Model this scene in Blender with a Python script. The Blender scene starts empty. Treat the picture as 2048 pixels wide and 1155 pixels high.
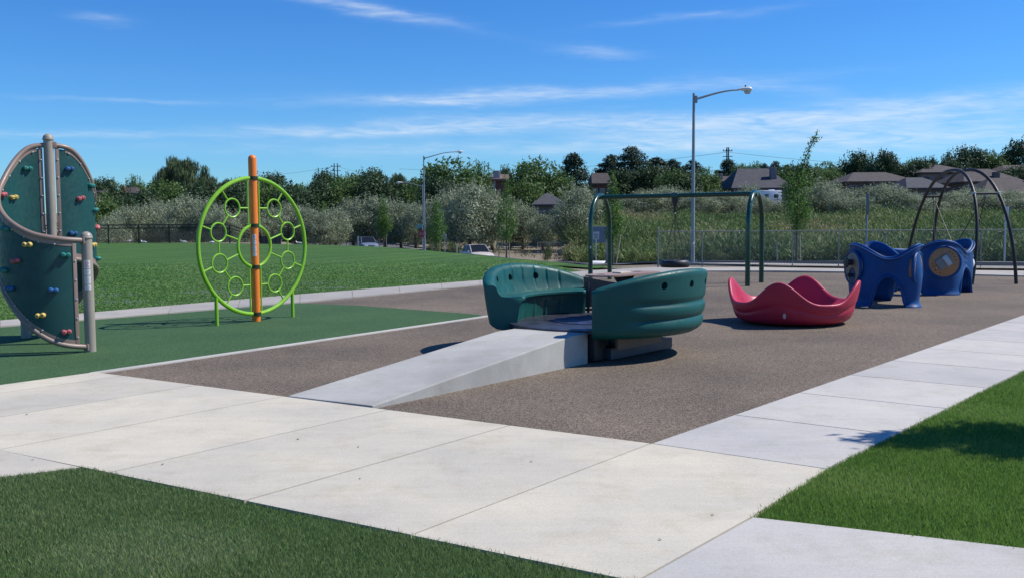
import bpy, bmesh, math, random
import numpy as np
from mathutils import Vector, Matrix, Euler
random.seed(7); RNG = np.random.default_rng(11)
S = bpy.context.scene
COL = S.collection
R = math.radians
# ------------------------------------------------------------------ camera
F = 1900.0; H = 1.62; PITCH = math.atan((577.5 - 443) / F); ROLL = R(0.4)
cp, sp, cr, sr = math.cos(PITCH), math.sin(PITCH), math.cos(ROLL), math.sin(ROLL)
cd = bpy.data.cameras.new('camera'); cam = bpy.data.objects.new('camera', cd); COL.objects.link(cam)
cd.sensor_width = 36; cd.lens = 36 * F / 2048; cd.clip_end = 6000; cd.clip_start = .05
cam.matrix_world = Matrix(((cr, sr, 0, 0), (-sr * sp, cr * sp, -cp, 0), (-sr * cp, cr * cp, sp, H), (0, 0, 0, 1)))
S.camera = cam
S.render.resolution_x = 1024; S.render.resolution_y = 577
# ------------------------------------------------------------------ sun and sky
SUN_EL = R(49); SUN_AZ = (.988, .15)
sd = bpy.data.lights.new('sun', 'SUN'); sun = bpy.data.objects.new('sun', sd); COL.objects.link(sun)
sd.energy = 5.0; sd.angle = R(.55); sd.color = (1, .955, .89)
sv = Vector((SUN_AZ[0] * math.cos(SUN_EL), SUN_AZ[1] * math.cos(SUN_EL), math.sin(SUN_EL))).normalized()
sun.rotation_euler = sv.to_track_quat('Z', 'Y').to_euler()
W = bpy.data.worlds.new('World'); S.world = W; W.use_nodes = True
S.view_settings.view_transform = 'Standard'; S.view_settings.look = 'None'
S.view_settings.exposure = 0.13; S.view_settings.gamma = 1

def build_world():
    nt = W.node_tree; N = nt.nodes; L = nt.links; N.clear()
    out = N.new('ShaderNodeOutputWorld'); bg = N.new('ShaderNodeBackground'); bg.inputs[1].default_value = .115
    L.new(bg.outputs[0], out.inputs[0])
    sky = N.new('ShaderNodeTexSky'); sky.sky_type = 'NISHITA'; sky.sun_disc = False
    sky.sun_elevation = SUN_EL; sky.sun_rotation = math.atan2(SUN_AZ[0], SUN_AZ[1])
    sky.air_density = 1.15; sky.dust_density = .15; sky.ozone_density = 2.6; sky.altitude = 900
    hs = N.new('ShaderNodeHueSaturation'); hs.inputs['Saturation'].default_value = 1.22; hs.inputs['Value'].default_value = 1.0
    L.new(sky.outputs[0], hs.inputs['Color'])
    tc = N.new('ShaderNodeTexCoord'); sx = N.new('ShaderNodeSeparateXYZ'); L.new(tc.outputs['Generated'], sx.inputs[0])
    def M(op, a, b=None, c=None):
        n = N.new('ShaderNodeMath'); n.operation = op
        for i, v in enumerate((a, b, c)):
            if v is None: continue
            if isinstance(v, (int, float)): n.inputs[i].default_value = v
            else: L.new(v, n.inputs[i])
        return n.outputs[0]
    az = M('ARCTAN2', sx.outputs[0], sx.outputs[1]); el = M('ARCSINE', sx.outputs[2])
    # slow wobble so that the streaks are ragged
    cb = N.new('ShaderNodeCombineXYZ'); L.new(M('MULTIPLY', az, 9.0), cb.inputs[0]); L.new(M('MULTIPLY', el, 40.0), cb.inputs[1])
    n1 = N.new('ShaderNodeTexNoise'); n1.inputs['Scale'].default_value = 1.0; n1.inputs['Detail'].default_value = 6; n1.inputs['Roughness'].default_value = .6
    L.new(cb.outputs[0], n1.inputs['Vector'])
    wob = M('MULTIPLY', M('SUBTRACT', n1.outputs[0], .5), .022)
    elw = M('ADD', el, wob)
    cb2 = N.new('ShaderNodeCombineXYZ'); L.new(M('ADD', M('MULTIPLY', az, 22.0), M('MULTIPLY', el, 30.0)), cb2.inputs[0]); L.new(M('MULTIPLY', el, 170.0), cb2.inputs[1])
    n2 = N.new('ShaderNodeTexNoise'); n2.inputs['Scale'].default_value = 1.0; n2.inputs['Detail'].default_value = 8; n2.inputs['Roughness'].default_value = .62
    n2.inputs['Distortion'].default_value = .6; L.new(cb2.outputs[0], n2.inputs['Vector'])
    streaks = [(745,25,130,9,-.17,.5),(220,42,38,8,0,.26),(1195,112,60,9,-.12,.34),(1385,45,130,7,.05,.2),(1080,194,300,11,.035,.5),(870,205,85,8,.0,.34),
        (640,262,130,9,0,.5),(870,258,110,14,.02,.5),(1150,247,230,15,0,.42),(1480,262,230,18,0,.48),(1650,240,280,13,0,.36),(1850,282,260,26,0,.5),
        (1930,212,220,16,.03,.36),(1760,212,90,10,-.06,.34),(1350,288,170,15,0,.32),(1040,300,480,12,0,.3),(180,263,320,6,0,.26),(250,199,130,4,0,.2),(1560,180,90,9,-.16,.2)]
    tot = None
    tint = N.new('ShaderNodeMix'); tint.data_type = 'RGBA'; tint.blend_type = 'MULTIPLY'; tint.inputs[0].default_value = 1
    L.new(hs.outputs[0], tint.inputs[6]); tint.inputs[7].default_value = (.36, .71, 1.12, 1)
    for (px, py, hl, ht, sl, it) in streaks:
        a0 = math.atan((px - 1024) / F); ccc = math.cos(a0); e0 = math.atan((443 - py) / F * ccc)
        u = M('MULTIPLY', M('SUBTRACT', az, a0), F / hl / 1.0 * .9 * (1 / ccc))
        v = M('MULTIPLY', M('SUBTRACT', M('SUBTRACT', elw, e0), M('MULTIPLY', M('SUBTRACT', az, a0), sl)), F / ht)
        g = M('MULTIPLY', M('EXPONENT', M('MULTIPLY', M('ADD', M('MULTIPLY', u, u), M('MULTIPLY', v, v)), -.8)), it)
        tot = g if tot is None else M('ADD', tot, g)
    mr = N.new('ShaderNodeMapRange'); mr.inputs[1].default_value = .3; mr.inputs[2].default_value = .72; mr.inputs[3].default_value = .25; mr.inputs[4].default_value = 1.5
    L.new(n2.outputs[0], mr.inputs[0])
    fac = M('MINIMUM', M('MULTIPLY', M('MULTIPLY', tot, mr.outputs[0]), .74), .8)
    # thin veil towards the horizon
    veil = M('MULTIPLY', M('EXPONENT', M('MULTIPLY', M('ABSOLUTE', el), -11.0)), .05)
    fac = M('MINIMUM', M('ADD', fac, veil), .85)
    mx = N.new('ShaderNodeMix'); mx.data_type = 'RGBA'; L.new(fac, mx.inputs[0]); L.new(tint.outputs[2], mx.inputs[6])
    mx.inputs[7].default_value = (6.2, 7.0, 7.9, 1)
    L.new(mx.outputs[2], bg.inputs[0])
build_world()

# ------------------------------------------------------------------ pixel helpers (photo pixel -> ground point)
def ray(x, y):
    dx = x - 1024; dy = 577.5 - y
    u = dx * cr + dy * sr; v = -dx * sr + dy * cr
    return (u, F * cp + v * sp, -F * sp + v * cp)
def G(x, y, z=0.0):
    r = ray(x, y); t = (z - H) / r[2]; return (r[0] * t, r[1] * t)
def DX(x, Y):            # world x of photo column x at depth Y (near the horizon)
    r = ray(x, 443); return r[0] / r[1] * Y
def DZ(x, y, Y):
    r = ray(x, y); return H + r[2] / r[1] * Y

# ------------------------------------------------------------------ materials
MATS = {}
def nodes(name):
    m = bpy.data.materials.new(name); m.use_nodes = True; nt = m.node_tree
    b = nt.nodes['Principled BSDF']; return m, nt, b
def mat(name, col, rough=.5, var=.08, scale=3.0, bump=0.0, bscale=60.0, metal=0.0, spec=.5, col2=None, detail=4, coat=0.0, dirt=0.0):
    if name in MATS: return MATS[name]
    m, nt, b = nodes(name); N = nt.nodes; L = nt.links
    b.inputs['Roughness'].default_value = rough; b.inputs['Metallic'].default_value = metal
    b.inputs['Specular IOR Level'].default_value = spec
    b.inputs['Coat Weight'].default_value = coat
    tc = N.new('ShaderNodeTexCoord')
    n = N.new('ShaderNodeTexNoise'); n.inputs['Scale'].default_value = scale; n.inputs['Detail'].default_value = detail; L.new(tc.outputs['Object'], n.inputs['Vector'])
    r = N.new('ShaderNodeValToRGB'); c1 = [c * (1 - var) for c in col]; c2 = [min(1, c * (1 + var)) for c in (col2 or col)]
    r.color_ramp.elements[0].position = .32; r.color_ramp.elements[1].position = .68
    r.color_ramp.elements[0].color = (*c1, 1); r.color_ramp.elements[1].color = (*c2, 1)
    L.new(n.outputs[0], r.inputs[0]); L.new(r.outputs[0], b.inputs['Base Color'])
    if dirt:
        n3 = N.new('ShaderNodeTexNoise'); n3.inputs['Scale'].default_value = scale * 4; n3.inputs['Detail'].default_value = 8; L.new(tc.outputs['Object'], n3.inputs['Vector'])
        mr = N.new('ShaderNodeMapRange'); mr.inputs[1].default_value = .4; mr.inputs[2].default_value = .7; mr.inputs[3].default_value = rough; mr.inputs[4].default_value = min(1, rough + dirt)
        L.new(n3.outputs[0], mr.inputs[0]); L.new(mr.outputs[0], b.inputs['Roughness'])
    if bump:
        n2 = N.new('ShaderNodeTexNoise'); n2.inputs['Scale'].default_value = bscale; n2.inputs['Detail'].default_value = 6; L.new(tc.outputs['Object'], n2.inputs['Vector'])
        bp = N.new('ShaderNodeBump'); bp.inputs['Strength'].default_value = bump; bp.inputs['Distance'].default_value = .01
        L.new(n2.outputs[0], bp.inputs['Height']); L.new(bp.outputs[0], b.inputs['Normal'])
    MATS[name] = m; return m
def ground_mat(name, cols, speck, big, bump=.6, rough=.9, fine=220.0, stripes=None, bigcol=None, bd=.006, gran=False):
    """granular ground: fine speckle of several colours with slow patches"""
    m, nt, b = nodes(name); N = nt.nodes; L = nt.links
    b.inputs['Roughness'].default_value = rough; b.inputs['Specular IOR Level'].default_value = .25
    tc = N.new('ShaderNodeTexCoord')
    if gran:
        vo = N.new('ShaderNodeTexVoronoi'); vo.inputs['Scale'].default_value = fine; L.new(tc.outputs['Object'], vo.inputs['Vector'])
        sp_ = N.new('ShaderNodeSeparateColor'); L.new(vo.outputs['Color'], sp_.inputs[0]); src = sp_.outputs[0]; hsrc = sp_.outputs[1]
    else:
        n = N.new('ShaderNodeTexNoise'); n.inputs['Scale'].default_value = fine; n.inputs['Detail'].default_value = 2; n.inputs['Roughness'].default_value = .7; L.new(tc.outputs['Object'], n.inputs['Vector'])
        src = hsrc = n.outputs[0]
    r = N.new('ShaderNodeValToRGB'); e = r.color_ramp.elements
    e[0].position = .5 - speck; e[0].color = (*cols[0], 1); e[1].position = .5 + speck; e[1].color = (*cols[-1], 1)
    if len(cols) == 3:
        k = e.new(.5); k.color = (*cols[1], 1)
    L.new(src, r.inputs[0])
    n2 = N.new('ShaderNodeTexNoise'); n2.inputs['Scale'].default_value = big; n2.inputs['Detail'].default_value = 7; n2.inputs['Roughness'].default_value = .6; L.new(tc.outputs['Object'], n2.inputs['Vector'])
    r2 = N.new('ShaderNodeValToRGB'); bc = bigcol or ((.78, .78, .78), (1.15, 1.13, 1.1))
    r2.color_ramp.elements[0].position = .3; r2.color_ramp.elements[1].position = .7
    r2.color_ramp.elements[0].color = (*bc[0], 1); r2.color_ramp.elements[1].color = (*bc[1], 1); L.new(n2.outputs[0], r2.inputs[0])
    mx = N.new('ShaderNodeMix'); mx.data_type = 'RGBA'; mx.blend_type = 'MULTIPLY'; mx.inputs[0].default_value = 1; mx.clamp_result = False
    L.new(r.outputs[0], mx.inputs[6]); L.new(r2.outputs[0], mx.inputs[7])
    last = mx.outputs[2]
    if stripes:
        sc, ang, amt, dist = stripes
        mp = N.new('ShaderNodeMapping'); mp.inputs['Rotation'].default_value = (0, 0, ang); L.new(tc.outputs['Object'], mp.inputs[0])
        w = N.new('ShaderNodeTexWave'); w.inputs['Scale'].default_value = sc; w.inputs['Distortion'].default_value = dist; w.inputs['Detail'].default_value = 3; L.new(mp.outputs[0], w.inputs['Vector'])
        r3 = N.new('ShaderNodeValToRGB'); r3.color_ramp.elements[0].color = (1 - amt,) * 3 + (1,); r3.color_ramp.elements[1].color = (1, 1, 1, 1); L.new(w.outputs[0], r3.inputs[0])
        m2 = N.new('ShaderNodeMix'); m2.data_type = 'RGBA'; m2.blend_type = 'MULTIPLY'; m2.inputs[0].default_value = 1
        L.new(last, m2.inputs[6]); L.new(r3.outputs[0], m2.inputs[7]); last = m2.outputs[2]
    L.new(last, b.inputs['Base Color'])
    bp = N.new('ShaderNodeBump'); bp.inputs['Strength'].default_value = bump; bp.inputs['Distance'].default_value = bd
    L.new(hsrc, bp.inputs['Height']); L.new(bp.outputs[0], b.inputs['Normal'])
    MATS[name] = m; return m
def leaf_mat(name, ca, cb, trans=.3, cc=None):
    m, nt, b = nodes(name); N = nt.nodes; L = nt.links
    at = N.new('ShaderNodeAttribute'); at.attribute_name = 'var'
    r = N.new('ShaderNodeValToRGB'); r.color_ramp.elements[0].color = (*ca, 1); r.color_ramp.elements[1].color = (*cb, 1)
    if cc: k = r.color_ramp.elements.new(.6); k.color = (*cb, 1); r.color_ramp.elements[2].color = (*cc, 1)
    L.new(at.outputs['Fac'], r.inputs[0]); L.new(r.outputs[0], b.inputs['Base Color'])
    b.inputs['Roughness'].default_value = .6; b.inputs['Specular IOR Level'].default_value = .3
    if trans:
        t = N.new('ShaderNodeBsdfTranslucent'); L.new(r.outputs[0], t.inputs[0]); mx = N.new('ShaderNodeMixShader'); mx.inputs[0].default_value = trans
        out = [q for q in N if q.type == 'OUTPUT_MATERIAL'][0]
        L.new(b.outputs[0], mx.inputs[1]); L.new(t.outputs[0], mx.inputs[2]); L.new(mx.outputs[0], out.inputs[0])
    MATS[name] = m; return m
def concrete_mat(name, col, stain=.10, warm=(1.03, 1.0, .93)):
    m, nt, b = nodes(name); N = nt.nodes; L = nt.links
    b.inputs['Roughness'].default_value = .85; b.inputs['Specular IOR Level'].default_value = .3
    tc = N.new('ShaderNodeTexCoord')
    def noise(scale, det, ro=.55, rot=None, sc=None):
        n = N.new('ShaderNodeTexNoise'); n.inputs['Scale'].default_value = scale; n.inputs['Detail'].default_value = det; n.inputs['Roughness'].default_value = ro
        if sc:
            mp = N.new('ShaderNodeMapping'); mp.inputs['Rotation'].default_value = (0, 0, rot); mp.inputs['Scale'].default_value = sc; L.new(tc.outputs['Object'], mp.inputs[0]); L.new(mp.outputs[0], n.inputs['Vector'])
        else: L.new(tc.outputs['Object'], n.inputs['Vector'])
        return n.outputs[0]
    def ramp(f, a, b_, p0=.3, p1=.7):
        r = N.new('ShaderNodeValToRGB'); r.color_ramp.elements[0].position = p0; r.color_ramp.elements[1].position = p1
        r.color_ramp.elements[0].color = (*a, 1); r.color_ramp.elements[1].color = (*b_, 1); L.new(f, r.inputs[0]); return r.outputs[0]
    def mul(a, b_):
        x = N.new('ShaderNodeMix'); x.data_type = 'RGBA'; x.blend_type = 'MULTIPLY'; x.inputs[0].default_value = 1; L.new(a, x.inputs[6]); L.new(b_, x.inputs[7]); return x.outputs[2]
    base = ramp(noise(.9, 6), tuple(c * (1 - stain) for c in col), tuple(min(1, c * w * (1 + stain * .6)) for c, w in zip(col, warm)))
    broom = ramp(noise(1, 3, .6, R(49), (3, 160, 1)), (.93, .93, .93), (1, 1, 1))      # broom finish
    broom2 = ramp(noise(1, 4, .6, R(49), (.7, 9, 1)), (.94, .94, .95), (1, 1, 1))
    pores = ramp(noise(120, 4, .8), (.80, .79, .78), (1.04, 1.04, 1.04), .32, .56)
    spots = ramp(noise(2.6, 9, .78), (.87, .85, .80), (1, 1, 1), .30, .50)
    ge = N.new('ShaderNodeNewGeometry'); isl = ramp(ge.outputs['Random Per Island'], (.91, .91, .92), (1.05, 1.04, 1.02), 0, 1)
    L.new(mul(mul(mul(mul(base, broom), mul(pores, broom2)), spots), isl), b.inputs['Base Color'])
    bp = N.new('ShaderNodeBump'); bp.inputs['Strength'].default_value = .25; bp.inputs['Distance'].default_value = .003
    L.new(noise(240, 4, .7), bp.inputs['Height']); L.new(bp.outputs[0], b.inputs['Normal'])
    MATS[name] = m; return m

# ------------------------------------------------------------------ mesh builder
def orient(a, b):
    d = (Vector(b) - Vector(a)); l = d.length
    return d.to_track_quat('Z', 'Y').to_matrix(), l
class MB:
    def __init__(s): s.v = []; s.f = []
    def add(s, vs, fs):
        o = len(s.v); s.v += [tuple(v) for v in vs]; s.f += [tuple(i + o for i in f) for f in fs]; return s
    def box(s, c, size, rz=0, rot=None, bev=0):
        x, y, z = [k / 2 for k in size]
        M_ = rot if rot is not None else Matrix.Rotation(rz, 3, 'Z')
        if bev:
            bm = bmesh.new(); bmesh.ops.create_cube(bm, size=1)
            for v in bm.verts: v.co = Vector((v.co.x * size[0], v.co.y * size[1], v.co.z * size[2]))
            bmesh.ops.bevel(bm, geom=bm.edges[:], offset=bev, segments=2, affect='EDGES', profile=.6)
            bm.verts.index_update(); s.add([M_ @ v.co + Vector(c) for v in bm.verts], [[v.index for v in f.verts] for f in bm.faces]); bm.free(); return s
        P = [(-x,-y,-z),(x,-y,-z),(x,y,-z),(-x,y,-z),(-x,-y,z),(x,-y,z),(x,y,z),(-x,y,z)]
        return s.add([M_ @ Vector(p) + Vector(c) for p in P], [(0,3,2,1),(4,5,6,7),(0,1,5,4),(1,2,6,5),(2,3,7,6),(3,0,4,7)])
    def cyl(s, a, b, r0, r1=None, n=12, caps=True):
        r1 = r0 if r1 is None else r1; M_, l = orient(a, b); a = Vector(a); vs = []; 
        for k in range(n):
            t = 2 * math.pi * k / n; vs.append(M_ @ Vector((r0 * math.cos(t), r0 * math.sin(t), 0)) + a)
        for k in range(n):
            t = 2 * math.pi * k / n; vs.append(M_ @ Vector((r1 * math.cos(t), r1 * math.sin(t), l)) + a)
        fs = [(k, (k + 1) % n, n + (k + 1) % n, n + k) for k in range(n)]
        if caps: fs += [tuple(range(n))[::-1], tuple(range(n, 2 * n))]
        return s.add(vs, fs)
    def tube(s, pts, r, n=10, closed=False, caps=True):
        P = [Vector(p) for p in pts]; m = len(P); rs = r if isinstance(r, (list, tuple)) else [r] * m
        T = []
        for i in range(m):
            a = P[(i - 1) % m] if closed or i > 0 else P[i]; b = P[(i + 1) % m] if closed or i < m - 1 else P[i]
            T.append((b - a).normalized())
        up = Vector((0, 0, 1)) if abs(T[0].z) < .9 else Vector((1, 0, 0))
        nrm = (up - T[0] * up.dot(T[0])).normalized(); vs = []
        for i in range(m):
            nrm = (nrm - T[i] * nrm.dot(T[i])).normalized(); bi = T[i].cross(nrm)
            for k in range(n):
                t = 2 * math.pi * k / n; vs.append(P[i] + (nrm * math.cos(t) + bi * math.sin(t)) * rs[i])
        fs = []
        for i in range(m if closed else m - 1):
            j = (i + 1) % m; off = 0
            if closed and j == 0:   # best twist alignment
                best = min(range(n), key=lambda o: (vs[o] - vs[i * n]).length); off = best
            for k in range(n): fs.append((i * n + k, i * n + (k + 1) % n, j * n + (k + 1 + off) % n, j * n + (k + off) % n))
        if caps and not closed: fs += [tuple(range(n))[::-1], tuple(range((m - 1) * n, m * n))]
        return s.add(vs, fs)
    def lathe(s, prof, c=(0, 0, 0), n=24, M_=None):
        vs = []; M_ = M_ or Matrix.Identity(3)
        for (r, z) in prof:
            for k in range(n):
                t = 2 * math.pi * k / n; vs.append(M_ @ Vector((r * math.cos(t), r * math.sin(t), z)) + Vector(c))
        m = len(prof); fs = [(i * n + k, i * n + (k + 1) % n, (i + 1) * n + (k + 1) % n, (i + 1) * n + k) for i in range(m - 1) for k in range(n)]
        if prof[0][0] > 1e-4: fs.append(tuple(range(n))[::-1])
        if prof[-1][0] > 1e-4: fs.append(tuple(range((m - 1) * n, m * n)))
        return s.add(vs, fs)
    def sphere(s, c, r, n=12, sc=(1, 1, 1)):
        prof = [(max(1e-5, r * math.sin(math.pi * i / (n // 2))), -r * math.cos(math.pi * i / (n // 2))) for i in range(n // 2 + 1)]
        o = len(s.v); s.lathe(prof, (0, 0, 0), n)
        for i in range(o, len(s.v)):
            v = s.v[i]; s.v[i] = (v[0] * sc[0] + c[0], v[1] * sc[1] + c[1], v[2] * sc[2] + c[2])
        return s
    def poly(s, pts, z0, z1):
        n = len(pts); a = sum(pts[i][0] * pts[(i + 1) % n][1] - pts[(i + 1) % n][0] * pts[i][1] for i in range(n))
        if a < 0: pts = pts[::-1]
        vs = [(p[0], p[1], z0) for p in pts] + [(p[0], p[1], z1) for p in pts]
        return s.add(vs, [tuple(range(n))[::-1], tuple(range(n, 2 * n))] + [(i, (i + 1) % n, n + (i + 1) % n, n + i) for i in range(n)])
    def grid(s, rows, closed_u=False, closed_v=False):
        m = len(rows); n = len(rows[0]); vs = [p for r_ in rows for p in r_]
        fs = [(i * n + k, i * n + (k + 1) % n, ((i + 1) % m) * n + (k + 1) % n, ((i + 1) % m) * n + k) for i in range(m if closed_v else m - 1) for k in range(n if closed_u else n - 1)]
        return s.add(vs, fs)
    def build(s, name, m, parent=None, smooth=35, clean=False):
        me = bpy.data.meshes.new(name); me.from_pydata(s.v, [], s.f); me.update()
        if clean:
            bm = bmesh.new(); bm.from_mesh(me); bmesh.ops.remove_doubles(bm, verts=bm.verts, dist=1e-5); bmesh.ops.recalc_face_normals(bm, faces=bm.faces); bm.to_mesh(me); bm.free()
        me.materials.append(m)
        if smooth:
            me.shade_smooth(); me.set_sharp_from_angle(angle=R(smooth))
        o = bpy.data.objects.new(name, me); COL.objects.link(o)
        if parent: o.parent = parent
        return o
def tag(o, label=None, cat=None, group=None, kind=None):
    if label: o['label'] = label
    if cat: o['category'] = cat
    if group: o['group'] = group
    if kind: o['kind'] = kind
    return o
def thing(name, loc, label, cat, rz=0, group=None):
    o = bpy.data.objects.new(name, None); COL.objects.link(o); o.location = loc; o.rotation_euler = (0, 0, rz); o.empty_display_size = .2
    return tag(o, label, cat, group)
def dup(root, loc, rz=None, label=None, sc=None):
    r = root.copy(); COL.objects.link(r); r.location = loc
    if rz is not None: r.rotation_euler = (0, 0, rz)
    if label: r['label'] = label
    if sc is not None: r.scale = sc if isinstance(sc, tuple) else (sc, sc, sc)
    for ch in list(root.children):
        c = ch.copy(); COL.objects.link(c); c.parent = r
        for g in ch.children:
            d = g.copy(); COL.objects.link(d); d.parent = c
    return r
SPH = {}
def rivets(parent, pts, r, m, name='bolt'):
    key = (round(r, 4), m.name, name)
    for p in pts:
        if key not in SPH: SPH[key] = MB().sphere((0, 0, 0), r, 8).build(name, m, parent); o = SPH[key]
        else: o = SPH[key].copy(); COL.objects.link(o); o.parent = parent
        o.location = p
def subsurf(o, lv=1):
    m = o.modifiers.new('s', 'SUBSURF'); m.levels = lv; m.render_levels = lv; return o
def quads_mesh(name, V, n, m, var=None, nv=4):
    """V: (n*nv,3) array, n faces of nv verts"""
    me = bpy.data.meshes.new(name); me.vertices.add(len(V)); me.vertices.foreach_set('co', V.astype(np.float32).ravel())
    me.loops.add(n * nv); me.loops.foreach_set('vertex_index', np.arange(n * nv, dtype=np.int32))
    me.polygons.add(n); me.polygons.foreach_set('loop_start', np.arange(0, n * nv, nv, dtype=np.int32))
    me.update(calc_edges=True)
    if var is not None:
        a = me.attributes.new('var', 'FLOAT', 'POINT'); a.data.foreach_set('value', np.repeat(var, nv).astype(np.float32))
    me.materials.append(m); me.validate(); return me
def struct(name, mb, m, smooth=None):
    o = mb.build(name, m, None, smooth); o['kind'] = 'structure'; return o
def link(name, me, parent=None):
    o = bpy.data.objects.new(name, me); COL.objects.link(o)
    if parent: o.parent = parent
    return o
# ------------------------------------------------------------------ terrain function
CREST = [G(*p) for p in [(1170,543),(1110,531),(1050,523),(985,516.5),(900,507),(830,500),(760,494.5),(700,491.5),(600,489),(400,487),(190,487)]]
FLAT = np.array([(70, 27), (16.8, 33.5), (5, 35.5), (3.4, 34.5)] + CREST[:-1] + [(-20, 84), (-75, 84), (-75, -20), (70, -20)])
def seg_dist(px, py, A, B):
    ax, ay = A; bx, by = B; dx, dy = bx - ax, by - ay
    t = np.clip(((px - ax) * dx + (py - ay) * dy) / (dx * dx + dy * dy), 0, 1)
    return np.hypot(px - ax - t * dx, py - ay - t * dy)
def inside(px, py, P):
    c = np.zeros(px.shape, bool); n = len(P)
    for i in range(n):
        x1, y1 = P[i]; x2, y2 = P[(i + 1) % n]
        if y1 == y2: continue
        c ^= ((y1 > py) != (y2 > py)) & (px < (x2 - x1) * (py - y1) / (y2 - y1) + x1)
    return c
def sst(t): t = np.clip(t, 0, 1); return t * t * (3 - 2 * t)
STREET = [(95, 22), (45, 29), (16, 38.5), (11, 41.5), (5.8, 47), (2.2, 54), (-.6, 63), (-3.6, 75), (-9.5, 92), (-19, 120), (-34, 160)]
def Zf(px, py):
    px = np.asarray(px, float); py = np.asarray(py, float)
    d = np.full(px.shape, 1e9)
    for i in range(len(FLAT)): d = np.minimum(d, seg_dist(px, py, FLAT[i], FLAT[(i + 1) % len(FLAT)]))
    ins = inside(px, py, FLAT)
    base = np.interp(py, [36, 42, 50, 60, 75, 110, 150], [-.2, -.45, -.65, -1.2, -1.65, -1.45, -1.1])
    z = np.where(ins, 0, base * sst(d / 4.5))
    ds = np.full(px.shape, 1e9)
    for i in range(len(STREET) - 1): ds = np.minimum(ds, seg_dist(px, py, STREET[i], STREET[i + 1]))
    far = sst((ds - 7.0) / 6.0)
    ang = px / np.maximum(py, 1)
    Rr = sst((ang - .055) / .06)
    hill = Rr * 2.9 * sst((py - 46) / 55) + 3.6 * sst((py - 105) / 90) + 7 * sst((py - 200) / 500)
    hill = np.where(ins, 0, hill * far)
    return z + hill
def Z(x, y): return float(Zf(np.array([x]), np.array([y]))[0])

# ------------------------------------------------------------------ ground materials
rubber = ground_mat('rubber_granules', ((.050, .038, .028), (.138, .113, .086), (.285, .245, .198)), .46, .38, bump=.25, fine=125, gran=True, bigcol=((.68, .66, .66), (1.2, 1.14, 1.06)))
turf = ground_mat('green_turf', ((.020, .051, .018), (.042, .097, .034), (.074, .146, .058)), .46, .6, bump=.25, fine=110, gran=True, bigcol=((.82, .85, .82), (1.12, 1.1, 1.1)))
lawn_m = ground_mat('lawn', ((.030, .085, .014), (.052, .132, .024), (.085, .178, .038)), .16, .28, bump=.9, fine=60, stripes=(.16, R(20), .20, 1.6), bigcol=((.70, .80, .72), (1.32, 1.16, 1.05)), bd=.02)
dirt_m = ground_mat('dry_dirt', ((.13, .105, .08), (.24, .20, .155), (.34, .29, .23)), .2, .12, bump=.6, fine=9, bigcol=((.6, .66, .55), (1.1, 1.05, 1.0)), bd=.05)
asphalt = ground_mat('asphalt', ((.075, .078, .08), (.12, .122, .122), (.17, .17, .168)), .2, .35, bump=.5, fine=90)
conc = concrete_mat('concrete', (.555, .525, .445), .13)
conc2 = concrete_mat('concrete_light', (.505, .495, .465), .12, (1.03, 1, .96))
conc3 = concrete_mat('concrete_grey', (.40, .38, .345), .12, (1.02, 1, .97))
joint_m = mat('joint', (.10, .085, .065), .95, .2, 8)
# ------------------------------------------------------------------ terrain sheet
def terrain():
    xs = np.concatenate([[-2600, -1500, -800, -400, -250, -160], np.arange(-110, 112, 1.5), [160, 250, 400, 800, 1500, 2600]])
    ys = np.concatenate([[-1500, -500, -100, -20, 0, 15, 25], np.arange(29, 131, 1.25), np.arange(135, 260, 5), [300, 400, 600, 1000, 1600, 2600]])
    X, Y = np.meshgrid(xs, ys); Zz = Zf(X, Y) - .05
    n = len(xs); V = np.stack([X.ravel(), Y.ravel(), Zz.ravel()], 1)
    mb = MB(); mb.v = [tuple(v) for v in V]
    mb.f = [(i * n + k, i * n + k + 1, (i + 1) * n + k + 1, (i + 1) * n + k) for i in range(len(ys) - 1) for k in range(n - 1)]
    struct('ground', mb, dirt_m, 60)
terrain()
def drape_strip(path, w0, w1, name, m, dz, z_side=None, seg=1.0, thick=0):
    """a strip along a path between side offsets w0..w1"""
    P = []
    for i in range(len(path) - 1):
        a = Vector(path[i]); b = Vector(path[i + 1]); k = max(1, int((b - a).length / seg))
        for j in range(k): P.append(a.lerp(b, j / k))
    P.append(Vector(path[-1]))
    for _ in range(6): P = [P[0]] + [(P[i - 1] + P[i] * 2 + P[i + 1]) / 4 for i in range(1, len(P) - 1)] + [P[-1]]
    rows = []; q = 6 if abs(w1 - w0) > 2 else 1
    for i, p in enumerate(P):
        t = (P[min(i + 1, len(P) - 1)] - P[max(i - 1, 0)]).normalized(); nn = Vector((-t.y, t.x))
        pts = [p + nn * (w0 + (w1 - w0) * k / q) for k in range(q + 1)]
        zz = Zf(np.array([a.x for a in pts]), np.array([a.y for a in pts])) + dz
        row = [(a.x, a.y, z) for a, z in zip(pts, zz)]
        if thick: row = [(row[0][0], row[0][1], row[0][2] - thick)] + row + [(row[-1][0], row[-1][1], row[-1][2] - thick)]
        rows.append(row)
    mb = MB().grid(rows); return struct(name, mb, m, 40)
kerb_m = concrete_mat('kerb_concrete', (.24, .235, .22))
drape_strip(STREET, -5, 5, 'street', asphalt, .02)
drape_strip(STREET, 5.0, 5.35, 'near_kerb', kerb_m, .11, thick=.2)
drape_strip(STREET, -5.35, -5.0, 'far_kerb', kerb_m, .15, thick=.24)
drape_strip(STREET[:5], 6.4, 7.7, 'roadside_path', conc3, .03)
drape_strip([(-22, 112), (-10, 108), (-2.5, 110), (3, 112)], -.7, .7, 'distant_path', conc2, .06)
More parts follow.
